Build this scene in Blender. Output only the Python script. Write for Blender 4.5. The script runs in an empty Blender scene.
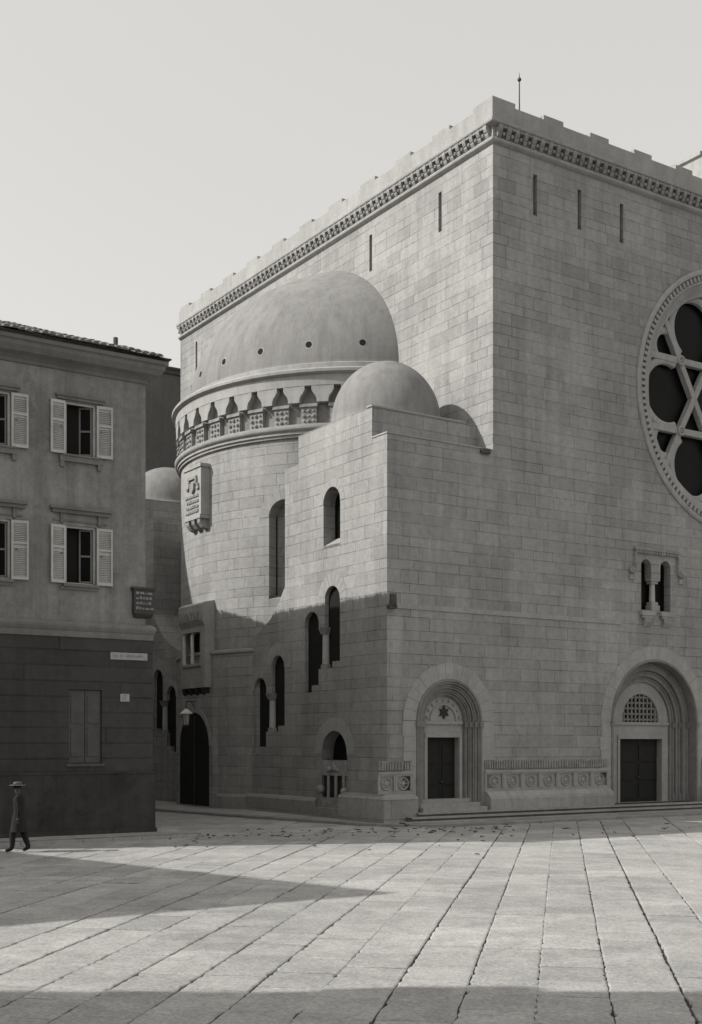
import bpy, bmesh, math, random
from math import sin, cos, pi, radians, sqrt, atan2, floor
from mathutils import Vector, Matrix
from mathutils.geometry import tessellate_polygon
random.seed(7)
scene = bpy.context.scene
COL = scene.collection

# ------------------------------------------------------------------ materials
def G(v, w=1.0):
    return (v*1.02, v, v*0.965, 1.0)

def new_mat(name, rough=0.85, spec=0.3):
    m = bpy.data.materials.new(name); m.use_nodes = True
    b = m.node_tree.nodes['Principled BSDF']
    b.inputs['Roughness'].default_value = rough
    b.inputs['Specular IOR Level'].default_value = spec
    return m, m.node_tree, b

class NT:
    def __init__(s, nt): s.nt = nt
    def n(s, t): return s.nt.nodes.new(t)
    def l(s, a, b): s.nt.links.new(a, b)
    def val(s, x, sock):
        if isinstance(x, (int, float)): sock.default_value = x
        else: s.l(x, sock)
    def math(s, op, a, b=0.0, c=None):
        n = s.n('ShaderNodeMath'); n.operation = op
        s.val(a, n.inputs[0]); s.val(b, n.inputs[1])
        if c is not None: s.val(c, n.inputs[2])
        return n.outputs[0]
    def rng(s, x, a, b, c, d):
        n = s.n('ShaderNodeMapRange'); s.val(x, n.inputs[0])
        for i, q in enumerate((a, b, c, d)): s.val(q, n.inputs[i+1])
        return n.outputs[0]
    def noise(s, vec, scale, detail=4, rough=0.6, dist=0.0):
        n = s.n('ShaderNodeTexNoise'); n.inputs['Scale'].default_value = scale
        n.inputs['Detail'].default_value = detail; n.inputs['Roughness'].default_value = rough
        n.inputs['Distortion'].default_value = dist
        s.l(vec, n.inputs['Vector']); return n.outputs['Fac']
    def white(s, x, y=None):
        n = s.n('ShaderNodeTexWhiteNoise')
        if y is None:
            n.noise_dimensions = '1D'; s.l(x, n.inputs['W'])
        else:
            n.noise_dimensions = '2D'
            c = s.n('ShaderNodeCombineXYZ'); s.l(x, c.inputs[0]); s.l(y, c.inputs[1]); s.l(c.outputs[0], n.inputs['Vector'])
        return n.outputs['Value'], n.outputs['Color']
    def scalevec(s, vec, sx, sy, sz):
        n = s.n('ShaderNodeMapping'); s.l(vec, n.inputs['Vector']); n.inputs['Scale'].default_value = (sx, sy, sz)
        return n.outputs[0]
    def grey(s, v):
        """grey value -> slightly warm print tone"""
        c = s.n('ShaderNodeCombineColor')
        s.l(s.math('MULTIPLY', v, 1.02), c.inputs[0]); s.l(v, c.inputs[1]); s.l(s.math('MULTIPLY', v, 0.965), c.inputs[2])
        return c.outputs[0]
    def bump(s, h, strength, dist):
        n = s.n('ShaderNodeBump'); n.inputs['Strength'].default_value = strength; n.inputs['Distance'].default_value = dist
        s.l(h, n.inputs['Height']); return n.outputs[0]

def ashlar(name, base, var=0.30, joint=0.38, P=0.80, hA=0.46, lmin=0.75, lmax=1.5, jw=0.014, stain=0.30, streak=0.18, rough=0.88):
    m, nt, b = new_mat(name, rough); q = NT(nt)
    uv = q.n('ShaderNodeUVMap').outputs[0]
    sp = q.n('ShaderNodeSeparateXYZ'); q.l(uv, sp.inputs[0]); u, v = sp.outputs[0], sp.outputs[1]
    k = q.math('FLOOR', q.math('DIVIDE', v, P))
    r = q.math('SUBTRACT', v, q.math('MULTIPLY', k, P))
    isB = q.math('GREATER_THAN', r, hA)
    row = q.math('ADD', q.math('MULTIPLY', k, 2), isB)
    r0 = q.math('SUBTRACT', r, q.math('MULTIPLY', isB, hA))
    rh = q.math('ADD', hA, q.math('MULTIPLY', isB, P-2*hA))
    w1, wc = q.white(row)
    w2, _ = q.white(q.math('ADD', row, 71.37))
    ln = q.math('ADD', lmin, q.math('MULTIPLY', w1, lmax-lmin))
    uu = q.math('ADD', q.math('DIVIDE', u, ln), q.math('MULTIPLY', w2, 19.0))
    c = q.math('FLOOR', uu); fu = q.math('MULTIPLY', q.math('SUBTRACT', uu, c), ln)
    eu = q.math('MINIMUM', fu, q.math('SUBTRACT', ln, fu))
    ev = q.math('MINIMUM', r0, q.math('SUBTRACT', rh, r0))
    nz = q.noise(uv, 5.0, 4)
    e = q.math('ADD', q.math('MINIMUM', eu, ev), q.math('MULTIPLY', q.math('SUBTRACT', nz, 0.5), 0.034))
    # joint strength differs from stone to stone, as pointing does
    js = q.rng(q.noise(uv, 0.45, 2), 0.35, 0.65, 0.35, 1.0)
    jt = q.math('MULTIPLY', q.rng(e, jw*0.35, jw*1.4, 1.0, 0.0), js)
    tone, _ = q.white(c, row)
    t3 = q.math('POWER', tone, 1.6)
    f = q.math('ADD', 1.0+var*0.35, q.math('MULTIPLY', t3, -var))
    big = q.noise(uv, 0.22, 5, 0.65)
    f = q.math('MULTIPLY', f, q.rng(big, 0.3, 0.72, 1.0+stain*0.35, 1.0-stain*0.65))
    st = q.noise(q.scalevec(uv, 1.6, 0.10, 1), 1.0, 5, 0.7)
    f = q.math('MULTIPLY', f, q.rng(st, 0.42, 0.72, 1.0, 1.0-streak))
    fine = q.noise(uv, 20.0, 5, 0.75)
    mot = q.noise(uv, 4.5, 5, 0.72)
    f = q.math('MULTIPLY', f, q.rng(mot, 0.27, 0.73, 0.83, 1.15))
    f = q.math('MULTIPLY', f, q.rng(fine, 0.25, 0.75, 0.88, 1.12))
    f = q.math('MULTIPLY', f, q.math('SUBTRACT', 1.0, q.math('MULTIPLY', jt, joint)))
    q.l(q.grey(q.math('MULTIPLY', f, base)), b.inputs['Base Color'])
    h = q.math('ADD', q.math('MULTIPLY', jt, -1.0), q.math('ADD', q.math('MULTIPLY', fine, 0.35), q.math('MULTIPLY', tone, 0.25)))
    q.l(q.bump(h, 0.55, 0.018), b.inputs['Normal'])
    return m

def plaster(name, base, stain=0.3, scale=0.5, fine=0.1, streak=0.15, rough=0.9, spec=0.25, bump=0.3, coords='Object', patch=0.0):
    m, nt, b = new_mat(name, rough, spec); q = NT(nt)
    vec = q.n('ShaderNodeTexCoord').outputs[coords]
    a = q.noise(vec, scale, 6, 0.68, 0.4)
    f = q.rng(a, 0.28, 0.72, 1+stain*0.5, 1-stain*0.5)
    st = q.noise(q.scalevec(vec, 2.2, 2.2, 0.12), 1.0, 5, 0.7)
    f = q.math('MULTIPLY', f, q.rng(st, 0.42, 0.75, 1.0, 1.0-streak))
    if patch:
        pn = q.noise(vec, 0.8, 7, 0.7, 0.8); f = q.math('MULTIPLY', f, q.rng(pn, 0.575, 0.60, 1.0, 1.0-patch))
        p2 = q.noise(q.scalevec(vec, 1.0, 1.0, 0.5), 1.7, 6, 0.7, 0.3); f = q.math('MULTIPLY', f, q.rng(p2, 0.60, 0.64, 1.0, 1.0+patch*0.8))
    fn = q.noise(vec, 15.0, 5, 0.75)
    mo = q.noise(vec, 4.0, 5, 0.72); f = q.math('MULTIPLY', f, q.rng(mo, 0.27, 0.73, 1-fine*1.1, 1+fine*1.1))
    f = q.math('MULTIPLY', f, q.rng(fn, 0.25, 0.75, 1-fine, 1+fine))
    q.l(q.grey(q.math('MULTIPLY', f, base)), b.inputs['Base Color'])
    q.l(q.bump(q.math('ADD', fn, q.math('MULTIPLY', a, 2)), bump, 0.015), b.inputs['Normal'])
    return m

M = {}
M['stone'] = ashlar('ashlar_stone', 0.315, var=0.18, joint=0.50, jw=0.013, stain=0.36, streak=0.24)
M['stone_low'] = ashlar('plinth_stone', 0.33, var=0.15, P=1.3, hA=0.65, lmin=1.2, lmax=2.2, stain=0.4)
M['trim'] = plaster('dressed_stone', 0.335, stain=0.25, streak=0.2)
M['pale_trim'] = plaster('pale_trim_finish', 0.62, stain=0.12, streak=0.08)  # its paleness on the bay strips is painted sunlight
M['carved'] = plaster('carved_stone', 0.28, stain=0.5, scale=2.5, streak=0.25, fine=0.2, bump=0.6)
M['dome'] = plaster('dome_cement', 0.228, stain=0.16, scale=0.5, streak=0.30, fine=0.08)
M['shaded_stone'] = plaster('recess_shade_stone', 0.22, stain=0.4, streak=0.25, fine=0.15)  # darkened so the colour carries recess shade
M['step'] = plaster('shaded_riser_stone', 0.13, stain=0.4, streak=0.2)  # riser shade put into the colour; treads use the paler trim
M['column'] = plaster('column_marble', 0.42, stain=0.2, streak=0.1)
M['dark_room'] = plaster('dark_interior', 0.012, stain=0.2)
M['iron'] = plaster('dark_iron', 0.05, stain=0.3, rough=0.6, spec=0.5)
M['door'] = plaster('dark_oak_door', 0.018, stain=0.4, scale=2.0, rough=0.7)
M['bronze'] = plaster('dark_bronze', 0.03, stain=0.3, rough=0.6)
M['tenement'] = plaster('grey_render', 0.255, stain=0.5, scale=0.6, streak=0.38, fine=0.16, patch=0.16)
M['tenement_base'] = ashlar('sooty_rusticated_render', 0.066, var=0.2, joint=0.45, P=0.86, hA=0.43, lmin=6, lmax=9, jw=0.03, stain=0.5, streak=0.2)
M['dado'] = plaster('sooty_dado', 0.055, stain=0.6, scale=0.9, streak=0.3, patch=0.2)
M['tenement_trim'] = plaster('weathered_trim', 0.20, stain=0.35, streak=0.2)
M['shutter'] = plaster('pale_shutter_paint', 0.50, stain=0.3, scale=2.0, streak=0.15, rough=0.7)
M['shopwood'] = plaster('closed_shop_wood', 0.095, stain=0.4, scale=1.5, rough=0.75)
M['tile'] = plaster('roof_tile', 0.15, stain=0.6, scale=3.0, streak=0.1, fine=0.25)
M['bounce_render'] = plaster('pale_bounce_render', 0.68, stain=0.4, streak=0.25)  # unseen side wall made pale to bounce light onto the stair tower
M['rear'] = plaster('rear_render', 0.16, stain=0.3, scale=0.4, streak=0.2)
M['plate'] = plaster('enamel_plate', 0.36, stain=0.15, rough=0.5)
M['ink'] = plaster('dark_lettering', 0.09, stain=0.2)
M['paper'] = plaster('posted_paper', 0.42, stain=0.3, scale=6)
M['cloth'] = plaster('dark_wool', 0.022, stain=0.3, scale=4)
M['straw'] = plaster('pale_straw', 0.17, stain=0.2, scale=8)
M['skin'] = plaster('skin', 0.085, stain=0.1, scale=6, rough=0.6)
M['hair'] = plaster('dark_hair', 0.02)
M['leather'] = plaster('black_leather', 0.02, rough=0.5)
M['kerb'] = plaster('kerb_stone', 0.26, stain=0.4, scale=1.2)
M['walk'] = ashlar('pavement_slabs', 0.38, var=0.2, joint=0.5, P=1.2, hA=0.6, lmin=0.8, lmax=1.3, jw=0.02, stain=0.5, streak=0)
M['lampglass'] = plaster('lamp_glass', 0.5, stain=0.1, rough=0.2, spec=0.6)

def glass_mat(name, base):
    m, nt, b = new_mat(name, 0.3, 0.10); q = NT(nt)
    vec = q.n('ShaderNodeTexCoord').outputs['Object']
    n1 = q.noise(vec, 1.2, 3)
    q.l(q.grey(q.math('MULTIPLY', q.rng(n1, 0.3, 0.7, 0.6, 1.4), base)), b.inputs['Base Color'])
    q.l(q.rng(n1, 0.3, 0.7, 0.3, 0.5), b.inputs['Roughness'])
    q.l(q.bump(n1, 0.2, 0.03), b.inputs['Normal'])
    return m
M['glass'] = glass_mat('dark_window_glass', 0.004)
def paving_mat():
    m, nt, b = new_mat('square_paving', 0.8, 0.3); q = NT(nt)
    vec = q.n('ShaderNodeTexCoord').outputs['Object']
    at = q.n('ShaderNodeAttribute'); at.attribute_name = 'tone'
    f = q.rng(at.outputs['Fac'], 0, 1, 0.86, 1.10)
    a = q.noise(vec, 0.16, 5, 0.6); f = q.math('MULTIPLY', f, q.rng(a, 0.3, 0.7, 0.85, 1.12))
    c = q.noise(vec, 1.6, 6, 0.7, 0.5); f = q.math('MULTIPLY', f, q.rng(c, 0.32, 0.7, 0.80, 1.16))
    d = q.noise(vec, 22.0, 6, 0.8); f = q.math('MULTIPLY', f, q.rng(d, 0.28, 0.72, 0.50, 1.50))
    w = q.noise(vec, 0.55, 6, 0.72, 1.2); f = q.math('MULTIPLY', f, q.rng(w, 0.56, 0.66, 1.0, 0.87))
    g = q.noise(vec, 9.0, 3, 0.7); f = q.math('MULTIPLY', f, q.rng(g, 0.66, 0.76, 1.0, 0.72))
    q.l(q.grey(q.math('MULTIPLY', f, 0.36)), b.inputs['Base Color'])
    q.l(q.bump(q.math('ADD', d, q.math('MULTIPLY', c, 1.5)), 0.6, 0.012), b.inputs['Normal'])
    return m
M['paving'] = paving_mat()
M['joint'] = plaster('joint_dirt', 0.055, stain=0.6, scale=3, streak=0)

# ------------------------------------------------------------------ mesh helpers
class MB:
    def __init__(s): s.v = []; s.f = []
    def add(s, vs, fs):
        o = len(s.v); s.v += [tuple(p) for p in vs]; s.f += [tuple(i+o for i in f) for f in fs]; return s
    def poly(s, pts): return s.add(pts, [tuple(range(len(pts)))])
    def box(s, x0, x1, y0, y1, z0, z1):
        return s.add([(x0,y0,z0),(x1,y0,z0),(x1,y1,z0),(x0,y1,z0),(x0,y0,z1),(x1,y0,z1),(x1,y1,z1),(x0,y1,z1)],
                     [(0,3,2,1),(4,5,6,7),(0,1,5,4),(1,2,6,5),(2,3,7,6),(3,0,4,7)])
    def bar(s, p, q, w, d, up=(0,1,0)):
        """a square-section bar from p to q, w wide and d deep along up"""
        p, q = Vector(p), Vector(q); a = (q-p).normalized(); u = Vector(up); sd = a.cross(u).normalized()
        vs = []
        for e in (p, q):
            for i, j in ((-1,-1),(1,-1),(1,1),(-1,1)): vs.append(e+sd*(i*w/2)+u*(j*d/2))
        return s.add(vs, [(0,1,2,3),(7,6,5,4),(0,4,5,1),(1,5,6,2),(2,6,7,3),(3,7,4,0)])
    def tube(s, pts, rad, n=10, cap=True):
        pts = [Vector(p) for p in pts]; rings = []
        if not isinstance(rad, (list, tuple)): rad = [rad]*len(pts)
        for i, p in enumerate(pts):
            t = (pts[min(i+1, len(pts)-1)]-pts[max(i-1, 0)]).normalized()
            x = t.cross(Vector((0.31, 0.17, 0.93))) 
            if x.length < 0.05: x = t.cross(Vector((1, 0, 0)))
            x.normalize(); y = t.cross(x)
            rings.append([p+(x*cos(2*pi*k/n)+y*sin(2*pi*k/n))*rad[i] for k in range(n)])
        vs = [v for r in rings for v in r]; fs = []
        for i in range(len(pts)-1):
            for k in range(n): fs.append((i*n+k, i*n+(k+1) % n, (i+1)*n+(k+1) % n, (i+1)*n+k))
        if cap: fs += [tuple(range(n))[::-1], tuple(range((len(pts)-1)*n, len(pts)*n))]
        return s.add(vs, fs)
    def lathe(s, prof, c=(0,0), th0=0.0, th1=2*pi, n=48, closed=None):
        """prof: (r, z) list turned about the vertical axis at c; angle 0 looks along -x"""
        if closed is None: closed = abs(th1-th0-2*pi) < 1e-6
        m = n if closed else n+1; vs = []
        for i in range(m):
            a = th0+(th1-th0)*i/n
            for r, z in prof: vs.append((c[0]-r*cos(a), c[1]-r*sin(a), z))
        L = len(prof); fs = []
        for i in range(n):
            j = (i+1) % m
            for k in range(L-1): fs.append((i*L+k, j*L+k, j*L+k+1, i*L+k+1))
        return s.add(vs, fs)
    def sphere(s, c, r, n=8, sx=1, sy=1, sz=1):
        prof = [(r*sin(pi*k/n), -r*cos(pi*k/n)) for k in range(n+1)]
        vs = []; N = n*2
        for i in range(N):
            a = 2*pi*i/N
            for q, z in prof: vs.append((c[0]+q*cos(a)*sx, c[1]+q*sin(a)*sy, c[2]+z*sz))
        L = n+1; fs = [(i*L+k, ((i+1) % N)*L+k, ((i+1) % N)*L+k+1, i*L+k+1) for i in range(N) for k in range(n)]
        return s.add(vs, fs)
    def prism(s, pts, f0, f1):
        """pts 2D closed outline; f0/f1 map 2D -> 3D for the two ends"""
        n = len(pts); vs = [f0(p) for p in pts]+[f1(p) for p in pts]
        tris = tessellate_polygon([[Vector((p[0], p[1], 0)) for p in pts]])
        fs = [tuple(t) for t in tris]+[tuple(i+n for i in t)[::-1] for t in tris]
        fs += [(i, (i+1) % n, (i+1) % n+n, i+n) for i in range(n)]
        return s.add(vs, fs)
    def wall(s, fn, outline, holes=(), reveal=0.0, d0=0.0, rim=0.0):
        """a wall face with openings; fn(a, b, depth) -> 3D. reveal: depth of the opening's sides"""
        loops = [[Vector((p[0], p[1], 0)) for p in outline]]+[[Vector((p[0], p[1], 0)) for p in h] for h in holes]
        flat = [p for l in loops for p in l]
        tris = tessellate_polygon(loops)
        s.add([fn(p[0], p[1], d0) for p in flat], [tuple(t) for t in tris])
        for hi, h in enumerate(holes):
            n = len(h); rv = reveal[hi] if isinstance(reveal, (list, tuple)) else reveal
            if rv: s.add([fn(p[0], p[1], d0) for p in h]+[fn(p[0], p[1], d0+rv) for p in h],
                             [(i, (i+1) % n, (i+1) % n+n, i+n) for i in range(n)])
        if rim:
            n = len(outline)
            s.add([fn(p[0], p[1], d0) for p in outline]+[fn(p[0], p[1], d0+rim) for p in outline],
                  [(i, (i+1) % n, (i+1) % n+n, i+n) for i in range(n)])
        return s
    def sweep(s, path, prof, closed=False):
        """profile (out, z) carried along a plan path with mitred corners; outward is to the right"""
        n = len(path); P = [Vector(p) for p in path]; rows = []
        for i in range(n):
            ds = []
            if i > 0 or closed: ds.append((P[i]-P[i-1]).normalized())
            if i < n-1 or closed: ds.append((P[(i+1) % n]-P[i]).normalized())
            ns = [Vector((d.y, -d.x)) for d in ds]
            m = ns[0] if len(ns) == 1 else (ns[0]+ns[1])/(1+ns[0].dot(ns[1]))
            rows.append([(P[i].x+m.x*o, P[i].y+m.y*o, z) for o, z in prof])
        L = len(prof); vs = [p for r in rows for p in r]; fs = []
        for i in range(n if closed else n-1):
            j = (i+1) % n
            for k in range(L-1): fs.append((i*L+k, j*L+k, j*L+k+1, i*L+k+1))
        if not closed: fs += [tuple(range(L)), tuple(range((n-1)*L, n*L))[::-1]]
        return s.add(vs, fs)
    def build(s, name, mat, parent=None, smooth=False, uvf=None, loc=None, rot=None):
        me = bpy.data.meshes.new(name); me.from_pydata(s.v, [], s.f); me.update()
        uvl = me.uv_layers.new(name='UVMap')
        for p in me.polygons:
            nx, ny, nz = (abs(c) for c in p.normal)
            for li in p.loop_indices:
                co = me.vertices[me.loops[li].vertex_index].co
                if uvf: uv = uvf(co, p.normal)
                elif nz > 0.8: uv = (co.x, co.y)
                elif nx > ny: uv = (co.y, co.z)
                else: uv = (co.x, co.z)
                uvl.data[li].uv = uv
            if smooth: p.use_smooth = True
        if smooth:
            me.set_sharp_from_angle(angle=radians(40))
        me.materials.append(mat)
        o = bpy.data.objects.new(name, me); COL.objects.link(o)
        if parent: o.parent = parent
        if loc: o.location = loc
        if rot: o.rotation_euler = rot
        return o

def tag(o, label=None, cat=None, group=None, kind=None):
    if label: o['label'] = label
    if cat: o['category'] = cat
    if group: o['group'] = group
    if kind: o['kind'] = kind
    return o
def thing(name, loc, label, cat, rotz=0.0, group=None):
    o = bpy.data.objects.new(name, None); COL.objects.link(o); o.empty_display_size = 0.3
    o.location = loc; o.rotation_euler = (0, 0, rotz)
    return tag(o, label, cat, group)
def copy_part(o, parent, loc=None, rot=None):
    c = o.copy(); COL.objects.link(c); c.parent = parent
    if loc is not None: c.location = loc
    if rot is not None: c.rotation_euler = rot
    for ch in list(o.children): copy_part(ch, c)
    return c
def arch(a0, a1, b0, sp, n=16, rise=None):
    """outline of a round-headed opening"""
    c = (a0+a1)/2; r = (a1-a0)/2; h = r if rise is None else rise
    return [(a0, b0)]+[(c-r*cos(pi*k/n), sp+h*sin(pi*k/n)) for k in range(n+1)]+[(a1, b0)]
def circle(a, b, r, n=48): return [(a+r*cos(2*pi*k/n), b+r*sin(2*pi*k/n)) for k in range(n)]
def rect(a0, a1, b0, b1): return [(a0, b0), (a0, b1), (a1, b1), (a1, b0)]
def voussoirs(mb, fn, c, sp, r0, r1, n, proud=0.02, back=0.05, gap=0.008, a0=0.0, a1=pi, rise=1.0):
    for i in range(n):
        b0 = a0+(a1-a0)*i/n+gap/r0/2; b1 = a0+(a1-a0)*(i+1)/n-gap/r0/2
        o = []
        jr = random.uniform(-0.015, 0.015)
        for k in range(4): o.append((c-(r1+jr)*cos(b0+(b1-b0)*k/3), sp+(r1+jr)*rise*sin(b0+(b1-b0)*k/3)))
        for k in range(3, -1, -1): o.append((c-r0*cos(b0+(b1-b0)*k/3), sp+r0*rise*sin(b0+(b1-b0)*k/3)))
        mb.prism(o, lambda p: fn(p[0], p[1], -proud-jr*0.2), lambda p: fn(p[0], p[1], back))

# ------------------------------------------------------------------ camera, world, sun
cd = bpy.data.cameras.new('camera'); cam = bpy.data.objects.new('camera', cd); COL.objects.link(cam)
cam.location = (0, 0, 2.6); cam.rotation_euler = (radians(90), 0, 0)
cd.sensor_width = 36; cd.sensor_fit = 'AUTO'; cd.lens = 36*1221.8/1024; cd.shift_y = 230/1024
cd.clip_end = 3000; cd.clip_start = 0.1
scene.camera = cam
TRAVEL = Vector((1.0, 0.20, -0.741))
sun = bpy.data.lights.new('sun', 'SUN'); sun.energy = 3.9; sun.angle = radians(0.55); sun.color = (1.0, 0.985, 0.95)
so = bpy.data.objects.new('sun', sun); COL.objects.link(so)
so.rotation_euler = TRAVEL.to_track_quat('-Z', 'Y').to_euler(); so.location = (-40, -12, 40)
world = bpy.data.worlds.new('World'); scene.world = world; world.use_nodes = True
q = NT(world.node_tree); bg = world.node_tree.nodes['Background']
sky = q.n('ShaderNodeTexSky'); sky.sky_type = 'NISHITA'; sky.sun_disc = False
sky.sun_elevation = math.asin(0.741/TRAVEL.length); sky.sun_rotation = atan2(-1.0, -0.20)
sky.air_density = 1.2; sky.dust_density = 3.0
bw = q.n('ShaderNodeRGBToBW'); q.l(sky.outputs[0], bw.inputs[0])
# an orthochromatic plate: the blue sky prints as an almost even pale grey
val = q.math('ADD', q.math('MULTIPLY', bw.outputs[0], 0.75), 4.1)
cc = q.n('ShaderNodeCombineColor')
q.l(q.math('MULTIPLY', val, 1.015), cc.inputs[0]); q.l(val, cc.inputs[1]); q.l(q.math('MULTIPLY', val, 0.965), cc.inputs[2])
q.l(cc.outputs[0], bg.inputs['Color']); bg.inputs['Strength'].default_value = 0.11
vs = scene.view_settings; vs.view_transform = 'Standard'; vs.look = 'None'; vs.exposure = 0.13; vs.gamma = 1.0; vs.use_curve_mapping = False

# ------------------------------------------------------------------ ground
ROT = atan2(0.5507, 0.8347)
C0 = Vector((5.07, 43.64, 0.0)); U = Vector((0.8347, 0.5507, 0)); V = Vector((-0.5507, 0.8347, 0))
GZ = -0.20
tag(MB().box(-600, 600, -400, 900, GZ-0.6, GZ-0.035).build('ground', M['joint']), kind='structure')

def paving():
    vs = []; fs = []; tones = []
    d = Vector((0.1701, 0.9854)); e = Vector((0.9854, -0.1701)); W = 0.80
    rng = random.Random(11)
    for row in range(-34, 36):
        a = -10+rng.uniform(0, 1.5); wob = rng.uniform(-0.02, 0.02)
        while a < 74:
            L = rng.choice((0.7, 0.85, 1.0, 1.15, 1.35, 1.6))*rng.uniform(0.92, 1.1)
            g = rng.uniform(0.004, 0.0125); ge = rng.choice((0.003, 0.006, 0.009, 0.012))
            b0 = row*W+wob-0.27; x0, x1, y0, y1 = b0+g, b0+W-g*rng.uniform(0.6, 1.3), a+ge, a+L-ge
            cx = d*((y0+y1)/2)+e*((x0+x1)/2)
            a += L
            near = -2 < cx.y < 45 and abs(cx.x) < 0.36*max(cx.y, 3)+3
            ns = 12 if near and cx.y < 30 else (4 if near else 1)
            chip = lambda: rng.gauss(0, 0.006)+(rng.uniform(0.012, 0.03) if rng.random() < 0.10 else 0.0)
            out = []
            for k in range(ns): out.append((x0+chip(), y0+(y1-y0)*k/ns))
            out.append((x0, y1)); 
            if ns > 1: out.append(((x0+x1)/2, y1+rng.gauss(0, 0.006)))
            for k in range(ns): out.append((x1-chip(), y1-(y1-y0)*k/ns))
            out.append((x1, y0))
            dz = rng.gauss(0, 0.004); tx = rng.gauss(0, 0.004); ty = rng.gauss(0, 0.0025)
            mx, my = (x0+x1)/2, (y0+y1)/2
            o = len(vs); n = len(out); bev = 0.02
            for i, (x, y) in enumerate(out):
                p = d*(y-(y-my)/max(abs(y-my), .05)*bev)+e*(x-(x-mx)/max(abs(x-mx), .05)*bev)
                vs.append((p.x, p.y, GZ+dz+tx*(x-mx)+ty*(y-my)))
            for (x, y) in out:
                p = d*y+e*x; vs.append((p.x, p.y, GZ+dz-0.008+tx*(x-mx)+ty*(y-my)))
            for (x, y) in out:
                p = d*y+e*x; vs.append((p.x, p.y, GZ-0.05))
            fs.append(tuple(range(o, o+n))); t = rng.random()
            for j in (0, n):
                fs += [(o+j+i, o+j+n+i, o+j+n+(i+1) % n, o+j+(i+1) % n) for i in range(n)]
            tones += [t]*(1+2*n)
    me = bpy.data.meshes.new('square_paving'); me.from_pydata(vs, [], fs); me.update()
    at = me.attributes.new('tone', 'FLOAT', 'FACE'); at.data.foreach_set('value', tones)
    me.materials.append(M['paving'])
    ob = bpy.data.objects.new('square_paving', me); COL.objects.link(ob); tag(ob, kind='structure')
paving()

def sync(s, t, z=0.0): return C0+U*s+V*t+Vector((0, 0, z))
# pavement with kerb wrapping the synagogue corner (synagogue coordinates)
kerb_line = [(-8.0, 40), (-7.95, 14), (-6.95, 7), (-6.0, 2.2), (-5.55, 0.2), (-5.0, -0.95), (-4.1, -1.62), (-3.0, -1.9), (0, -2.0), (34, -2.0)]
def kerb():
    pr = [(0.0, GZ-0.1), (0.0, GZ+0.085), (-0.03, GZ+0.105), (-0.32, GZ+0.105), (-0.32, GZ-0.1)]
    tag(MB().sweep(kerb_line, pr).build('kerb', M['kerb'], loc=C0, rot=(0, 0, ROT)), kind='structure')
    inner = [(a+0.25, b+(0.25 if b < -1 else 0.1)) for a, b in kerb_line]+[(34, 40)]
    tag(MB().prism(inner, lambda p: (p[0], p[1], GZ+0.095), lambda p: (p[0], p[1], GZ-0.3)).build('pavement', M['walk'], loc=C0, rot=(0, 0, ROT)), kind='structure')
kerb()

# ------------------------------------------------------------------ synagogue
SY = thing('synagogue', C0, 'large pale stone synagogue with round apse, domes, rose window and arched portals', 'synagogue', ROT)
FT = lambda a, b, d: (a, d, b)                       # facade: a = along, depth inwards
def FS(s0): return lambda a, b, d: (s0+d, a, b)     # walls looking left: a = back
def part(mb, name, mat, parent=None, **k): return mb.build(name, M[mat], parent or SY, **k)
TC = 12.85; S0 = 2.73                                 # apse axis
BX = -4.62                                           # left face of the stair block
D = 25.7

P1 = dict(c=-1.96, hw=1.45, z0=0.2, sp=3.34); P2 = [8.32, 17.0]; P2hw = 2.45; P2sp = 3.4
rose_c = (12.68, 16.65); RR = 5.30
slits = [2.01, 4.23, 6.45]
def slit(a, z0=21.88, z1=23.38): return rect(a-0.1, a+0.1, z0, z1)
bif_c = [8.38, 17.0]
def bif_open(c):
    a1 = arch(c-0.86, c-0.30, 7.78, 9.49); a2 = arch(c+0.22, c+0.80, 7.78, 9.49)
    return [a1[:-1]+[(c-0.30, 9.06), (c+0.22, 9.06)]+a2[1:]]
def facade():
    out = [(BX, -0.6), (BX, 13.0), (0, 13.0), (0, 24.1), (25.4, 24.1), (25.4, 13.0), (30.0, 13.0), (30.0, -0.6)]
    holes = [arch(P1['c']-P1['hw'], P1['c']+P1['hw'], P1['z0'], P1['sp'], 24)]
    for c in P2: holes.append(arch(c-P2hw, c+P2hw, 0.2, P2sp, 28))
    holes.append(circle(*rose_c, RR, 96))
    for a in slits+[25.4-a for a in slits]: holes.append(slit(a))
    for c in bif_c: holes += bif_open(c)
    mb = MB().wall(FT, out, holes, 0.35)
    return part(mb, 'facade_wall', 'stone')
facade()

# left wall of the main block, other sides and roof
lslits = [3.09, 7.74, 15.3, 19.95, 23.8]
mb = MB().wall(FS(0.0), [(0, -0.6), (0, 24.1), (D, 24.1), (D, -0.6)], [slit(a, 21.9, 23.4) for a in lslits], 0.35)
part(mb, 'side_wall', 'stone')
mb = MB().poly([(0, D, -0.6), (0, D, 24.1), (25.4, D, 24.1), (25.4, D, -0.6)]).poly([(25.4, 0, 13), (25.4, 0, 24.1), (25.4, D, 24.1), (25.4, D, -0.6), (25.4, 10, -0.6), (25.4, 10, 13)])
mb.box(25.4, 30.0, 0.003, 10, -0.6, 12.99)
part(mb, 'rear_wall', 'stone')
part(MB().box(0.3, 25.1, 0.3, D-0.3, 24.7, 24.9), 'roof', 'dome')
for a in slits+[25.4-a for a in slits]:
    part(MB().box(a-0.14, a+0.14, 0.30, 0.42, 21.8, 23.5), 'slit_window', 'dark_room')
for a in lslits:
    part(MB().box(0.30, 0.42, a-0.14, a+0.14, 21.8, 23.5), 'slit_window', 'dark_room')

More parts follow.
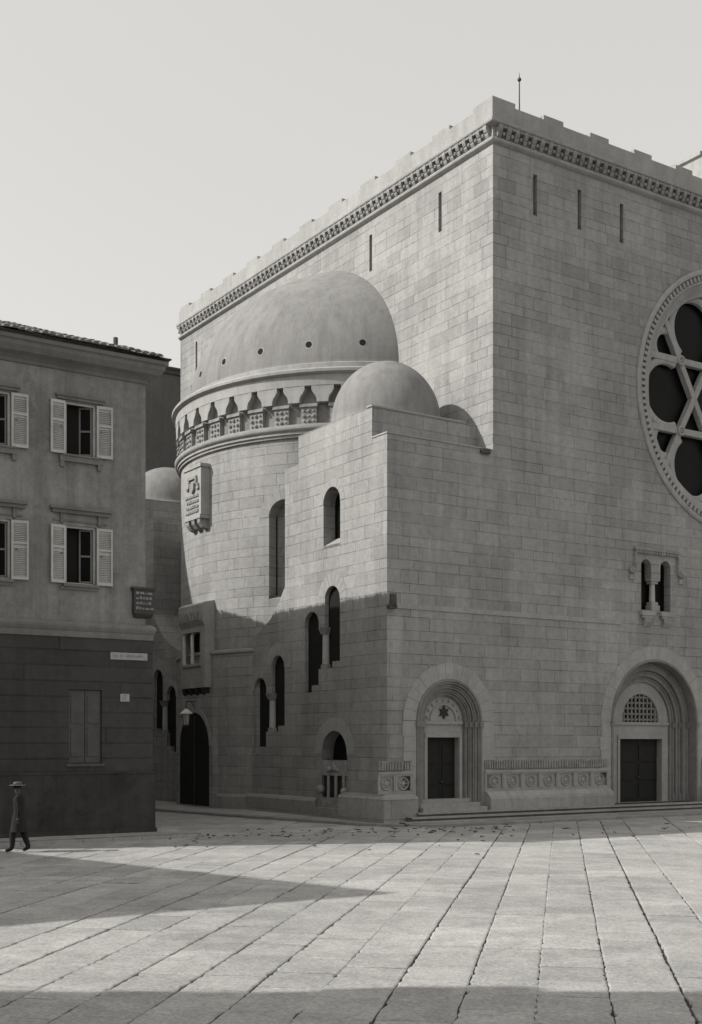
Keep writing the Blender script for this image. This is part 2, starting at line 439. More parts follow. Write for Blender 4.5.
# cornice and parapet
path = [(0, D), (0, 0), (25.4, 0), (25.4, D)]
part(MB().sweep(path, [(0.0, 23.98), (0.06, 24.0), (0.14, 24.06), (0.16, 24.12), (0.12, 24.18), (0.02, 24.2), (0.02, 24.62), (0.24, 24.66), (0.26, 24.70), (0.26, 24.78), (0.12, 24.80), (0.12, 25.44), (-0.45, 25.44), (-0.45, 24.6)]), 'cornice', 'trim')
def corbels(n, along):
    mb = MB(); 
    for i in range(n):
        c = 0.2+i*0.40
        pr = [(0.0, 24.2), (0.08, 24.22), (0.13, 24.30), (0.13, 24.36), (0.17, 24.40), (0.21, 24.50), (0.21, 24.64), (0.0, 24.64)]
        w = 0.085
        if along == 's': mb.prism(pr, lambda p: (c-w, -p[0]-0.02, p[1]), lambda p: (c+w, -p[0]-0.02, p[1])); mb.sphere((c+0.2, -0.12, 24.37), 0.075, 4); mb.box(c+w, c+0.4-w, -0.21, -0.02, 24.56, 24.64)
        else: mb.prism(pr, lambda p: (-p[0]-0.02, c-w, p[1]), lambda p: (-p[0]-0.02, c+w, p[1])); mb.sphere((-0.12, c+0.2, 24.37), 0.075, 4); mb.box(-0.21, -0.02, c+w, c+0.4-w, 24.56, 24.64)
    return mb
part(corbels(63, 's'), 'corbel_table', 'carved'); part(corbels(64, 't'), 'corbel_table', 'carved')
for i in range(11):
    s0 = i*2.345-0.117 if i == 0 else i*2.345-0.02
    part(MB().box(s0, min(i*2.345+0.95, 25.6), -0.117, 0.447, 25.435, 25.61), 'merlon', 'trim')
for i in range(11):
    t0 = 0.447 if i == 0 else i*2.45-0.08
    part(MB().box(-0.117, 0.447, t0, min(i*2.45+0.98, D), 25.435, 25.61), 'merlon', 'trim')
part(MB().tube([(1.55, 0.35, 24.9), (1.55, 0.35, 26.95)], [0.035, 0.022], 8).sphere((1.55, 0.35, 26.88), 0.075, 6).tube([(1.55, 0.35, 26.95), (1.55, 0.35, 27.15)], [0.02, 0.004], 6), 'lightning_rod', 'iron')
# raised attic behind the parapet, stepped towards the front
mb = MB().box(15.0, 22.5, 3.4, 5.6, 24.5, 29.0).box(15.0, 22.5, 2.6, 3.4, 24.5, 29.75).box(15.0, 22.5, 1.6, 2.6, 24.5, 30.6)
part(mb, 'attic_storey', 'trim')
part(MB().sweep([(15.0, 5.6), (15.0, 3.4)], [(0, 28.85), (0.12, 28.9), (0.12, 29.06), (0, 29.1)]).box(14.75, 15.0, 5.15, 5.55, 27.4, 28.95), 'attic_coping', 'trim')

# rose window
RS = part(MB().add(*(lambda prof: (
    [(rose_c[0]+r*cos(2*pi*k/96), y, rose_c[1]+r*sin(2*pi*k/96)) for k in range(96) for r, y in prof],
    [(k*len(prof)+j, ((k+1) % 96)*len(prof)+j, ((k+1) % 96)*len(prof)+j+1, k*len(prof)+j+1) for k in range(96) for j in range(len(prof)-1)]))
    ([(5.42, 0.0), (5.42, -0.06), (5.34, -0.10), (5.24, -0.10), (5.20, -0.04), (5.20, 0.06), (4.98, 0.06), (4.98, -0.02), (4.90, -0.03), (4.84, 0.05), (4.52, 0.26), (4.44, 0.28), (4.40, 0.36), (4.40, 0.75)])),
    'rose_window', 'trim')
mb = MB()
for k in range(132):
    a = 2*pi*k/132; r = 5.09
    c = Vector((rose_c[0]+r*cos(a), 0.0, rose_c[1]+r*sin(a))); t = Vector((-sin(a), 0, cos(a)))
    mb.bar(c-t*0.065, c+t*0.065, 0.19, 0.13)
mb.build('dentil_ring', M['trim'], RS)
def arc_bar(mb, cx, cz, r, y, w, d, a0, a1, n):
    prof = [(r-w/2, y-d/2+0.04), (r-w/4, y-d/2), (r+w/4, y-d/2), (r+w/2, y-d/2+0.04), (r+w/2, y+d/2), (r-w/2, y+d/2)]
    L = len(prof); full = abs(a1-a0-2*pi) < 1e-6; m = n if full else n+1
    vs = [(cx+p*cos(a0+(a1-a0)*i/n), yy, cz+p*sin(a0+(a1-a0)*i/n)) for i in range(m) for p, yy in prof]
    fs = [(i*L+j, i*L+(j+1) % L, ((i+1) % m)*L+(j+1) % L, ((i+1) % m)*L+j) for i in range(n) for j in range(L)]
    mb.add(vs, fs)
mb = MB(); HR = 2.85
for k in range(6):
    a = radians(90+60*k); nrm = Vector((cos(a), 0, sin(a))); t = Vector((-sin(a), 0, cos(a)))
    c = Vector((rose_c[0], 0.50, rose_c[1]))+nrm*(HR/2); hl = sqrt(4.42**2-(HR/2)**2)
    mb.bar(c-t*hl+Vector((0, 0.002*k, 0)), c+t*hl+Vector((0, 0.002*k, 0)), 0.25, 0.24)
for k in range(6):
    a = radians(60*k); arc_bar(mb, rose_c[0]+3.22*cos(a), rose_c[1]+3.22*sin(a), 1.32, 0.505, 0.30, 0.20, a-radians(112), a+radians(112), 24)
    a = radians(60*k+30); arc_bar(mb, rose_c[0]+3.78*cos(a), rose_c[1]+3.78*sin(a), 0.64, 0.515, 0.28, 0.18, a-radians(105), a+radians(105), 20)
    p = (rose_c[0]+HR*cos(a), 0.37, rose_c[1]+HR*sin(a)); arc_bar(mb, p[0], p[2], 0.16, 0.36, 0.12, 0.12, 0, 2*pi, 12); mb.sphere(p, 0.08, 5)
mb.build('tracery', M['trim'], RS)
MB().poly([(x, 0.68, z) for x, z in circle(*rose_c, 4.45, 64)]).build('glass_pane', M['glass'], RS)

# portals ----------------------------------------------------------------
def portal(c, hw, z0, sp, steps, door_hw, door_top, kind):
    fr = MB(); n = 24; depth = 0.0; w = hw
    mb = MB(); voussoirs(mb, FT, c, sp, hw+0.005, hw+(0.52 if kind else 0.56), 15 if not kind else 19)
    for sgn in (-1, 1):
        z = z0+ (0.0 if not kind else 0.0)
        while z < sp-0.05:
            h = min(0.52, sp-z); e = c+sgn*(hw+0.005); e2 = c+sgn*(hw+0.53+random.uniform(-0.03, 0.05))
            mb.box(min(e, e2), max(e, e2), -0.02, 0.05, z+0.005, z+h-0.005); z += h
    P = part(mb, 'portal', 'trim')
    for (dw, dd) in steps:
        nw = w-dw
        fr.wall(FT, arch(c-w, c+w, z0, sp, n), [arch(c-nw, c+nw, z0, sp, n)], dd, d0=depth+0.002)
        if kind != 2:
            # a roll moulding and its colonnette in the angle
            for rr in (w-0.05,):
                arc = [(c-rr*cos(pi*k/n), depth-0.01, sp+rr*sin(pi*k/n)) for k in range(n+1)]
                fr.tube(arc, 0.045, 8, False)
                for sg in (-1, 1):
                    x = c+sg*rr
                    fr.tube([(x, depth-0.01, z0+0.3), (x, depth-0.01, sp-0.22)], 0.05, 8)
                    fr.box(x-0.07, x+0.07, depth-0.08, depth+0.06, z0, z0+0.3)
                    fr.box(x-0.075, x+0.075, depth-0.085, depth+0.065, sp-0.22, sp-0.02)
        w = nw; depth += dd
    fr.build('jamb_mouldings', M['shaded_stone'], P, smooth=True)
    ty = MB().wall(FT, [(c-w, z0), (c-w, sp)]+[(c-w*cos(pi*k/n), sp+w*sin(pi*k/n)) for k in range(1, n)]+[(c+w, sp), (c+w, z0)],
                   [rect(c-door_hw, c+door_hw, z0+0.001, door_top)]+([arch(c-1.02, c+1.02, sp-0.02, sp+0.1, 20)] if kind else []), 0.28, d0=depth+0.004)
    ty.box(c-door_hw-0.12, c+door_hw+0.12, depth-0.05, depth+0.06, door_top+0.003, door_top+0.16)
    ty.box(c-w+0.02, c+w-0.02, depth-0.06, depth+0.06, sp-0.12, sp-0.01)
    for sg in (-1, 1):
        x = c+sg*(door_hw+0.07); ty.box(x-0.06, x+0.06, depth-0.04, depth+0.06, z0, door_top)
    T = ty.build('tympanum', M['trim'], P)
    if not kind:
        b = MB()
        arc_bar(b, c, sp, w*0.66, depth-0.02, 0.09, 0.08, 0, pi, 20)
        for k in range(9):
            a = pi*(k+0.5)/9; b.sphere((c+w*0.84*cos(a), depth-0.02, sp+w*0.84*sin(a)), 0.055, 4)
        b.build('relief_band', M['trim'], T)
        st = []
        for k in range(12):
            r = 0.24 if k % 2 == 0 else 0.125
            st.append((c+0.02+r*sin(2*pi*k/12), sp+0.30+r*cos(2*pi*k/12)))
        MB().prism(st, lambda p: (p[0], depth-0.05, p[1]), lambda p: (p[0], depth+0.02, p[1])).build('star_emblem', M['bronze'], T)
    else:
        g = MB()
        for k in range(-4, 5):
            x = k*0.22; h = sqrt(max(1.02**2-x*x, 0.02)); g.bar((c+x, depth+0.08, sp-0.02), (c+x, depth+0.08, sp+0.1+h), 0.075, 0.06)
        for k in range(5):
            z = 0.1+k*0.22; h = sqrt(max(1.02**2-max(z-0.1, 0)**2, 0.02)); g.bar((c-h, depth+0.10, sp+z), (c+h, depth+0.10, sp+z), 0.075, 0.06, up=(0, 1, 0))
        g.build('lattice', M['shaded_stone'], T)
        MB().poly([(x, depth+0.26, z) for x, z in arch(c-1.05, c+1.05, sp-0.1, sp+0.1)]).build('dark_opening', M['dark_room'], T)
    y = depth+0.24
    d = MB()
    for sg in (-1, 1):
        x0, x1 = (c-door_hw-0.02, c-0.006) if sg < 0 else (c+0.006, c+door_hw+0.02)
        d.box(x0, x1, y, y+0.06, z0+0.01, door_top+0.02)
        hh = (door_top-z0-0.3)/3
        for k in range(3): d.box(x0+0.12, x1-0.12, y-0.03, y, z0+0.14+k*hh, z0+0.04+(k+1)*hh)
    dr = d.build('door', M['door'], P)
    MB().sphere((c+0.07, y-0.05, z0+1.0), 0.04, 5).build('door_knob', M['iron'], dr)
    return P
portal(P1['c'], P1['hw'], 0.2, P1['sp'], [(0.16, 0.10), (0.16, 0.10), (0.14, 0.09), (0.12, 0.08)], 0.70, 2.76, 0)
for c in P2: portal(c, P2hw, 0.2, P2sp, [(0.10, 0.42), (0.30, 0.16), (0.24, 0.12), (0.22, 0.08)], 1.18, 2.72, 1)

# steps --------------------------------------------------------------------
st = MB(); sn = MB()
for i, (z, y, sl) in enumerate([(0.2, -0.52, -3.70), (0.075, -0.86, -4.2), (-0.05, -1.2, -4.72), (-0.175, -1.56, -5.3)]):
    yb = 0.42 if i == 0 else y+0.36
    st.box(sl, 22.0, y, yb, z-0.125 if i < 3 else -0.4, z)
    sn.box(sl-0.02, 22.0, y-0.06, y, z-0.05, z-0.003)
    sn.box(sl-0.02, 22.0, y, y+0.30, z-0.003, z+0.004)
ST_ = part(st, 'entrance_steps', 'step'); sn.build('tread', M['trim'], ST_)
s2 = MB()
for i, (z, y) in enumerate([(0.34, -0.36), (0.475, -0.08), (0.61, 0.16)]):
    s2.box(P1['c']-P1['hw']+0.04+0.1*i, P1['c']+P1['hw']-0.04-0.1*i, y, 0.75, z-0.137, z)
part(s2, 'door_steps', 'trim')

# plinth and carved panels --------------------------------------------------
pl = MB()
prof_pl = [(0.0, -0.5), (0.46, -0.5), (0.46, 0.68), (0.42, 0.76), (0.10, 0.84), (0.0, 0.84)]
pl.sweep([(BX, 2.35), (BX, 0), (-3.66, 0)], prof_pl)
part(pl, 'corner_plinth', 'stone_low')
part(MB().sweep([(BX, 10.2), (BX, 4.3)], [(0, -0.5), (0.22, -0.5), (0.22, 0.44), (0.12, 0.54), (0, 0.56)]), 'side_plinth', 'stone_low')
mids = [(-0.40, 5.72), (10.95, 14.4)]
for a, b in mids:
    part(MB().prism([(0.0, 0.1), (-0.36, 0.1), (-0.36, 0.60), (-0.14, 0.84), (0.0, 0.84)], lambda p: (a, p[0], p[1]), lambda p: (b, p[0], p[1])), 'facade_plinth', 'stone_low')
def frieze(a, b, n):
    F = part(MB().box(a, b, -0.10, 0, 1.50, 1.60).box(a, b, -0.05, 0, 0.84, 0.95), 'carved_frieze', 'trim')
    band = MB(); x = a+0.02
    while x < b-0.08:
        w = random.uniform(0.05, 0.09)
        band.box(x, x+w, -0.055, 0, 1.66, 1.93+random.uniform(-0.03, 0.02)); x += w+random.uniform(0.035, 0.06)
    band.box(a, b, -0.02, 0, 1.64, 1.96)
    band.build('leaf_band', M['carved'], F)
    w = (b-a)/n; proto = None
    p = MB(); m = 0.045
    p.box(-w/2+0.005, -w/2+m+0.03, -0.075, 0, 0.95, 1.50).box(w/2-m-0.03, w/2-0.005, -0.075, 0, 0.95, 1.50)
    p.box(-w/2+m, w/2-m, -0.07, 0, 1.44, 1.50).box(-w/2+m, w/2-m, -0.02, 0, 0.95, 1.44)
    arc_bar(p, 0, 1.19, min(w*0.29, 0.2), -0.035, 0.06, 0.06, 0, 2*pi, 18); p.sphere((0, -0.02, 1.19), 0.09, 5, sy=0.6)
    for k in range(6): p.sphere((0.12*cos(k*pi/3), -0.03, 1.19+0.12*sin(k*pi/3)), 0.035, 4)
    for i in range(n):
        if i == 0: proto = p.build('medallion_panel', M['trim'], F, loc=(a+w/2, 0, 0))
        else: copy_part(proto, F, (a+w*(i+0.5), 0, 0))
frieze(-5.05+0.02, -3.62, 2)
frieze(-0.42, 5.66, 7)
frieze(10.95, 14.3, 4)
# string course
part(MB().box(-4.3, 6.4, -0.035, 0, 7.13, 7.19).box(-4.3, 6.4, -0.02, 0, 7.19, 7.30), 'string_course', 'trim')

# twin windows above the portals ---------------------------------------------
for c in bif_c:
    l = MB().box(c-1.30, c+1.26, -0.12, 0, 10.10, 10.20).box(c-1.24, c+1.20, -0.08, 0, 9.98, 10.10)
    for k in range(16): l.box(c-1.22+k*0.155, c-1.14+k*0.155, -0.11, -0.08, 10.0, 10.09)
    for sg in (-1, 1):
        e = c-0.02+sg*1.22; l.box(e-0.06, e+0.06, -0.10, 0, 9.30, 9.985)
        for k in range(4): l.box(e-0.04, e+0.04, -0.13, -0.10, 9.36+k*0.16, 9.43+k*0.16)
        f = c-0.02+sg*1.40; l.sphere((f, -0.08, 9.28), 0.14, 6); l.box(min(e, f), max(e, f), -0.1, 0, 9.22, 9.32); l.box(f-0.12, f+0.16, -0.06, 0, 8.92, 9.12)
    B = part(l, 'twin_window', 'carved')
    cl = MB().tube([(c-0.04, 0.2, 8.12), (c-0.04, 0.2, 8.86)], [0.125, 0.11], 12).build('column', M['column'], B, smooth=True)
    MB().box(c-0.30, c+0.22, 0.02, 0.33, 8.96, 9.057).box(c-0.22, c+0.14, 0.06, 0.33, 8.85, 8.96).build('capital', M['trim'], cl)
    MB().box(c-0.22, c+0.14, 0.05, 0.33, 8.0, 8.13).box(c-0.27, c+0.19, 0.0, 0.33, 7.785, 8.0).build('column_base', M['trim'], cl)
    for e in (c-0.58, c+0.51):
        s_ = MB().box(e-0.38, e+0.38, -0.16, 0.2, 7.56, 7.74).box(e-0.30, e+0.30, -0.12, 0, 7.46, 7.56); s_.build('sill', M['trim'], B)
        MB().prism([(0, 7.46), (-0.14, 7.46), (-0.12, 7.30), (-0.04, 7.14), (0, 7.12)], lambda p: (e-0.2, p[0], p[1]), lambda p: (e+0.2, p[0], p[1])).build('console', M['carved'], B)
    MB().box(c-1.0, c+0.95, 0.34, 0.42, 7.6, 10.0).build('glass_pane', M['glass'], B)

# ---------------------------------------------------------------- stair block
def stair_open(dt, dz):
    """two round-headed lights over a stepped sill"""
    r = 0.5; o = [(5.34, 4.43)]
    o += [(4.84+0.5*cos(pi*k/14), 6.91+0.5*sin(pi*k/14)) for k in range(15)]
    o += [(4.34, 6.76), (3.93, 6.76)]
    o += [(3.425+0.505*cos(pi*k/14), 7.71+0.505*sin(pi*k/14)) for k in range(15)]
    o += [(2.92, 5.50), (3.42, 5.50), (3.42, 5.28), (4.36, 5.28), (4.36, 4.69), (4.84, 4.69), (4.84, 4.43)]
    return [(a+dt, b+dz) for a, b in o]
niche = arch(2.46, 4.14, 1.95, 2.16, 16)
upper = arch(2.90, 4.02, 9.72, 11.22, 18)
blk = [(0, -0.6), (0, 13.0), (0.9, 13.0), (0.9, 14.1), (5.79, 14.1), (5.79, 13.02), (6.79, 13.02), (6.79, 8.55), (7.2, 8.05), (7.9, 7.4), (8.9, 6.9), (10.25, 6.5), (10.25, -0.6)]
def stair_block(T, near):
    F = lambda a, b, d: (BX+d, T(a), b)
    holes = [stair_open(0, 0), stair_open(3.9, -2.27), upper]+([niche] if near else [])
    SB = part(MB().wall(F, blk, holes, [0.17, 0.17, 0.55, 0.55][:len(holes)]), 'stair_tower', 'stone')
    top = MB()
    for (a0, b0), (a1, b1) in zip(blk[1:-1], blk[2:-1]):
        x1 = 0.0 if b0 > 12 else 0.05
        top.poly([(BX, T(a0), b0), (BX, T(a1), b1), (x1, T(a1), b1), (x1, T(a0), b0)])
    if not near: top.poly([(BX, T(0), -0.6), (BX, T(0), 13.0), (0, T(0), 13.0), (0, T(0), -0.6)])
    top.build('tower_walls', M['stone'], SB)
    def sbox(mb, x0, x1, a0, a1, z0, z1): return mb.box(x0, x1, min(T(a0), T(a1)), max(T(a0), T(a1)), z0, z1)
    sbox(sbox(MB(), BX-0.03, -0.55, 0.87, 1.2, 14.1, 14.16), BX-0.03, 0.0, -0.03, 0.9, 13.0, 13.05).build('coping', M['trim'], SB)
    def ring(*a, **k):
        vz = MB(); voussoirs(vz, F, *a, **k); vz.build('window_arch', M['trim'], SB)
    for dt, dz in ((0, 0), (3.9, -2.27)):
        ring(3.425+dt, 7.71+dz, 0.51, 0.98, 9, 0.015, a1=pi*0.92); ring(4.84+dt, 6.91+dz, 0.505, 0.78, 7, 0.012, a0=pi*0.4)
    ring(3.46, 11.22, 0.565, 0.85, 9, 0.012)
    if near: ring(3.30, 2.16, 0.845, 1.32, 11, 0.015)
    for dt, dz in ((0, 0), (3.9, -2.27)):
        tc = T(4.0+dt)
        col = MB().tube([(BX+0.10, tc, 5.42+dz), (BX+0.10, tc, 6.54+dz)], [0.14, 0.125], 14).build('stair_column', M['column'], SB, smooth=True)
        MB().box(BX+0.0, BX+0.164, tc-0.2, tc+0.2, 5.28+dz, 5.42+dz).build('column_base', M['trim'], col)
        MB().add([(BX+0.10+sx*w, tc+sy*w, z+dz) for z, w in ((6.52, 0.14), (6.76, 0.215)) for sx, sy in ((-1, -1), (1, -1), (1, 1), (-1, 1))],
                 [(0, 1, 5, 4), (1, 2, 6, 5), (2, 3, 7, 6), (3, 0, 4, 7), (0, 3, 2, 1), (4, 5, 6, 7)]).build('capital', M['carved'], col)
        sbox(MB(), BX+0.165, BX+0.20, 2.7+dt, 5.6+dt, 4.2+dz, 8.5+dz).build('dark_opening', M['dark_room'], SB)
    sbox(MB(), BX+0.50, BX+0.56, 2.7, 4.2, 9.5, 12).build('window_pane', M['glass'], SB)
    MB().prism([(0.0, 9.70), (0.50, 10.02), (0.50, 9.6), (0, 9.6)], lambda p: (BX+p[0], T(2.90), p[1]), lambda p: (BX+p[0], T(4.02), p[1])).build('window_sill', M['trim'], SB)
    return SB
SB = stair_block(lambda t: t, True)
stair_block(lambda t: 25.7-t, False)
# wall fountain niche under the arch
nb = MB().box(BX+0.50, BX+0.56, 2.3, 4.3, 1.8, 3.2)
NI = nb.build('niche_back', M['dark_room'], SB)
ni = MB().box(BX-0.03, BX+0.4, 2.46, 4.14, 1.50, 1.95).box(BX-0.08, BX, 2.42, 4.18, 1.40, 1.50)
ni.prism([(3.3+0.75*sin(2*pi*k/6), 1.7+0.0*k) for k in range(6)][:0] or [(2.95, 1.56), (3.3, 1.86), (3.65, 1.56), (3.3, 1.62)], lambda p: (BX-0.09, p[0], p[1]), lambda p: (BX, p[0], p[1]))
ni.sphere((BX-0.08, 3.5, 1.62), 0.11, 5)
for k in range(4): ni.tube([(BX-0.08, 2.55+k*0.5, 0.6), (BX-0.08, 2.55+k*0.5, 1.4)], 0.06, 8)
ni.sphere((BX-0.1, 4.05, 0.88), 0.17, 6); ni.sphere((BX-0.1, 2.5, 0.86), 0.13, 6)
ni.box(BX-0.30, BX, 2.45, 4.2, -0.3, 0.24).box(BX-0.14, BX, 2.45, 4.2, 0.24, 0.60)
ni.build('wall_fountain', M['carved'], SB)
MB().box(BX-0.02, BX+0.0, 2.7, 3.95, 0.62, 1.38).build('fountain_recess', M['bronze'], SB)
# small dome on the stair block
def small_dome(tc, rise, base, name):
    prof = [(2.15, base-0.02), (2.15, base+0.12), (2.06, base+0.16)]+[(2.03*cos(pi/2*k/16), base+0.22+rise*sin(pi/2*k/16)) for k in range(17)]
    return part(MB().lathe(prof, (-2.33, tc), n=56), name, 'dome', smooth=True)
small_dome(3.33, 2.28, 14.1, 'small_dome')
small_dome(25.7-3.33, 1.95, 14.1, 'small_dome')
MB().tube([(-0.45, -0.10, 12.92), (-0.45, 0.0, 12.92)], 0.07, 8).box(-0.6, -0.2, -0.12, 0.0, 12.84, 13.0).build('water_spout', M['iron'], SB)

# ---------------------------------------------------------------- apse
R = 7.97; HT = [(radians(35.0), radians(4.8)), (radians(-35.0), radians(4.8))]
def apse():
    mb = MB(); cuts = sorted(set([radians(-71.5+71.5*i/30) for i in range(61)]+[c+sg*h*(k/8) for c, h in HT for sg in (-1, 1) for k in range(9)]))
    zb, zt, zl, sp = -0.6, 14.70, 8.3, 11.56
    pt = lambda a, z, r=R: (S0-r*cos(a), TC-r*sin(a), z)
    zu = lambda a, c, h: sp+sqrt(max((h*R)**2-((a-c)*R)**2, 0))
    for a0, a1 in zip(cuts, cuts[1:]):
        if a1-a0 < 1e-7: continue
        m = (a0+a1)/2; hit = [x for x in HT if abs(m-x[0]) < x[1]]
        if not hit: mb.poly([pt(a0, zb), pt(a1, zb), pt(a1, zt), pt(a0, zt)])
        else:
            c, h = hit[0]
            mb.poly([pt(a0, zb), pt(a1, zb), pt(a1, zl), pt(a0, zl)])
            mb.poly([pt(a0, zu(a0, c, h)), pt(a1, zu(a1, c, h)), pt(a1, zt), pt(a0, zt)])
            mb.poly([pt(a0, zu(a0, c, h)), pt(a1, zu(a1, c, h)), pt(a1, zu(a1, c, h), R-0.6), pt(a0, zu(a0, c, h), R-0.6)])
            mb.poly([pt(a0, zl), pt(a1, zl), pt(a1, zl+0.2, R-0.6), pt(a0, zl+0.2, R-0.6)])
            mb.poly([pt(a0, zl-0.2, R-0.58), pt(a1, zl-0.2, R-0.58), pt(a1, 13, R-0.58), pt(a0, 13, R-0.58)])
    for c, h in HT:
        for sg in (-1, 1):
            a = c+sg*h; mb.poly([pt(a, zl), pt(a, sp), pt(a, sp, R-0.6), pt(a, zl, R-0.6)])
    A = part(mb, 'apse_wall', 'stone', uvf=lambda co, n: (atan2(TC-co.y, S0-co.x)*R, co.z) if abs(n.z) < 0.7 else (co.x, co.y))
    for c, h in HT:
        g = MB()
        g.poly([pt(c-h*1.1, zl, R-0.57), pt(c+h*1.1, zl, R-0.57), pt(c+h*1.1, 12.2, R-0.57), pt(c-h*1.1, 12.2, R-0.57)])
        g.build('glass_pane', M['glass'], A)
        v = MB(); voussoirs(v, lambda a, b, d: pt(a/R, b, R-d), c*R, sp, h*R+0.005, h*R+0.42, 9, 0.015); v.build('window_arch', M['trim'], A)
    return A
A = apse()
hl = (radians(-71.5), radians(71.5))
part(MB().lathe([(R, 14.46), (R+0.10, 14.47), (R+0.10, 14.57), (R+0.17, 14.58), (R+0.17, 14.68), (R+0.22, 14.70), (R+0.27, 14.76), (R+0.28, 14.80), (R+0.28, 14.88), (R+0.15, 14.92), (R+0.15, 14.96), (R-0.1, 14.97)], (S0, TC), *hl, 72), 'base_moulding', 'trim', smooth=True, loc=(0, 0, 0.15))
part(MB().lathe([(R-0.06, 14.94), (R-0.06, 16.9)], (S0, TC), *hl, 72), 'frieze_wall', 'shaded_stone', smooth=True, loc=(0, 0, 0.15))  # darker stone paints the shade behind the pendant blocks
part(MB().lathe([(R-0.06, 16.43), (R+0.24, 16.43), (R+0.24, 16.84), (R+0.30, 16.86), (R+0.40, 16.92), (R+0.41, 17.02), (R+0.36, 17.08), (R-0.1, 17.14), (R-0.1, 17.4), (R-0.2, 17.45), (R-0.26, 17.46)], (S0, TC), *hl, 72), 'eaves_ring', 'trim', smooth=True, loc=(0, 0, 0.15))
per = radians(8.2)
blockp = cap = None
for k in range(-8, 9):
    a = k*per+0.03
    # pendant block between two flask-shaped gaps
    if True:
        if blockp is None:
            ol = [(x*1.17, z) for x, z in [(-0.20, 15.78), (-0.205, 15.90), (-0.24, 16.02), (-0.32, 16.14), (-0.38, 16.26), (-0.38, 16.44), (0.38, 16.44), (0.38, 16.26), (0.32, 16.14), (0.24, 16.02), (0.205, 15.90), (0.20, 15.78)]]
            blockp = MB().prism(ol, lambda p: (-sqrt((R+0.235)**2-p[0]**2), -p[0], p[1]), lambda p: (-(R-0.07), -p[0], p[1])).build('pendant_block', M['trim'], SY, loc=(S0, TC, 0.15), rot=(0, 0, a+per/2))
            m = MB().box(-(R+0.10), -(R-0.07), -0.31, 0.31, 14.94, 15.62).box(-(R+0.17), -(R-0.07), -0.36, 0.36, 15.62, 15.74)
            for iy in (-1, 0, 1):
                for iz in (0, 1, 2):
                    m.sphere((-(R+0.12), iy*0.195, 15.07+iz*0.2), 0.075 if (iy+iz) % 2 == 0 else 0.05, 4)
            cap = m.build('carved_capital', M['carved'], SY, loc=(S0, TC, 0.15), rot=(0, 0, a))
        else:
            copy_part(blockp, SY, (S0, TC, 0.15), (0, 0, a+per/2)); copy_part(cap, SY, (S0, TC, 0.15), (0, 0, a))
prof = [(R-0.25, 17.40)]+[(7.6*cos(pi/2*k/40), 17.55+5.95*sin(pi/2*k/40)) for k in range(41)]
DM = part(MB().lathe(prof, (S0, TC), *hl, 80), 'apse_dome', 'dome', smooth=True)
# a thin raised rim where the half dome meets the wall
for a in (-57, -40, -23.5, -7, 9, 25, 41.5, 58):
    a = radians(a); el = 0.145; n_ = Vector((-cos(a)*cos(el), -sin(a)*cos(el), sin(el)))
    p = Vector((S0-7.6*cos(a)*cos(el), TC-7.6*sin(a)*cos(el), 17.55+5.95*sin(el)))
    MB().tube([p-n_*0.1, p+n_*0.012], 0.13, 14).build('vent_hole', M['dark_room'], DM)
    MB().tube([p-n_*0.1, p+n_*0.004], 0.19, 16).build('vent_rim', M['carved'], DM)
# carved tablet on the drum
tb = MB().box(-6.45, -5.7, 10.28, 11.84, 11.75, 13.72).box(-6.50, -5.7, 10.22, 11.90, 13.72, 13.86).box(-6.49, -5.7, 10.30, 11.82, 11.60, 11.75)
TB = part(tb, 'carved_tablet', 'trim', loc=(0.85, 1.72, 0.30))
rl = MB()
X0, X1 = -6.53, -6.44
rl.box(X0, X1, 10.62, 11.40, 13.28, 13.40).box(X0, X1, 11.28, 11.42, 12.95, 13.32).box(X0, X1, 10.60, 10.72, 13.05, 13.32).box(X0, X1, 11.40, 11.56, 12.88, 12.98)
rl.prism([(10.78, 13.12), (11.18, 13.12), (11.16, 12.85), (10.98, 12.68), (10.80, 12.85)], lambda p: (X0-0.02, p[0], p[1]), lambda p: (X1, p[0], p[1]))
rl.box(X0, X1, 10.42, 10.62, 12.82, 12.95).box(X0, X1, 10.44, 10.56, 12.98, 13.06)
for r_, z in enumerate((12.58, 12.36, 12.14, 11.94)):
    x = 10.50
    while x < 11.62:
        w = random.uniform(0.07, 0.13); rl.box(X0+0.03, X1, x, x+w, z-0.06, z+random.uniform(0.02, 0.06)); x += w+random.uniform(0.03, 0.07)
rl.build('relief_pattern', M['carved'], TB)
for k in range(3):
    c = 10.52+k*0.52
    MB().prism([(-5.9, 11.6), (-6.46, 11.6), (-6.44, 11.42), (-6.3, 11.24), (-6.05, 11.16), (-5.9, 11.16)], lambda p: (p[0], c-0.13, p[1]), lambda p: (p[0], c+0.13, p[1])).build('bracket', M['carved'], TB)

# porch in front of the apse, with the projecting bay above its arch --------------
PX = -5.50; PA = 11.44; PB = 14.26
RB_ = R+0.16
bl = MB().lathe([(RB_, -0.6), (RB_, 6.22)], (S0, TC), radians(-40), radians(40), 48)
BS = part(bl, 'base_storey', 'stone', uvf=lambda co, n: (atan2(TC-co.y, S0-co.x)*R, co.z))
MB().lathe([(RB_, 6.20), (RB_+0.06, 6.23), (RB_+0.06, 6.33), (R-0.02, 6.40)], (S0, TC), radians(-40), radians(40), 48).build('ledge', M['trim'], BS, smooth=True)
MB().lathe([(RB_, 0.5), (RB_+0.16, 0.40), (RB_+0.16, -0.6)], (S0, TC), radians(9), radians(40), 20).build('ring_plinth', M['stone_low'], BS)
po = MB().wall(FS(PX), [(PA-0.28, -0.6), (PA-0.28, 4.6), (PB+0.28, 4.6), (PB+0.28, -0.6)], [arch(PA, PB, -0.05, 2.42, 18)], 0.25)
for a in (PA-0.28, PB+0.28): po.poly([(PX, a, -0.6), (PX, a, 4.6), (PX+0.6, a, 4.6), (PX+0.6, a, -0.6)])
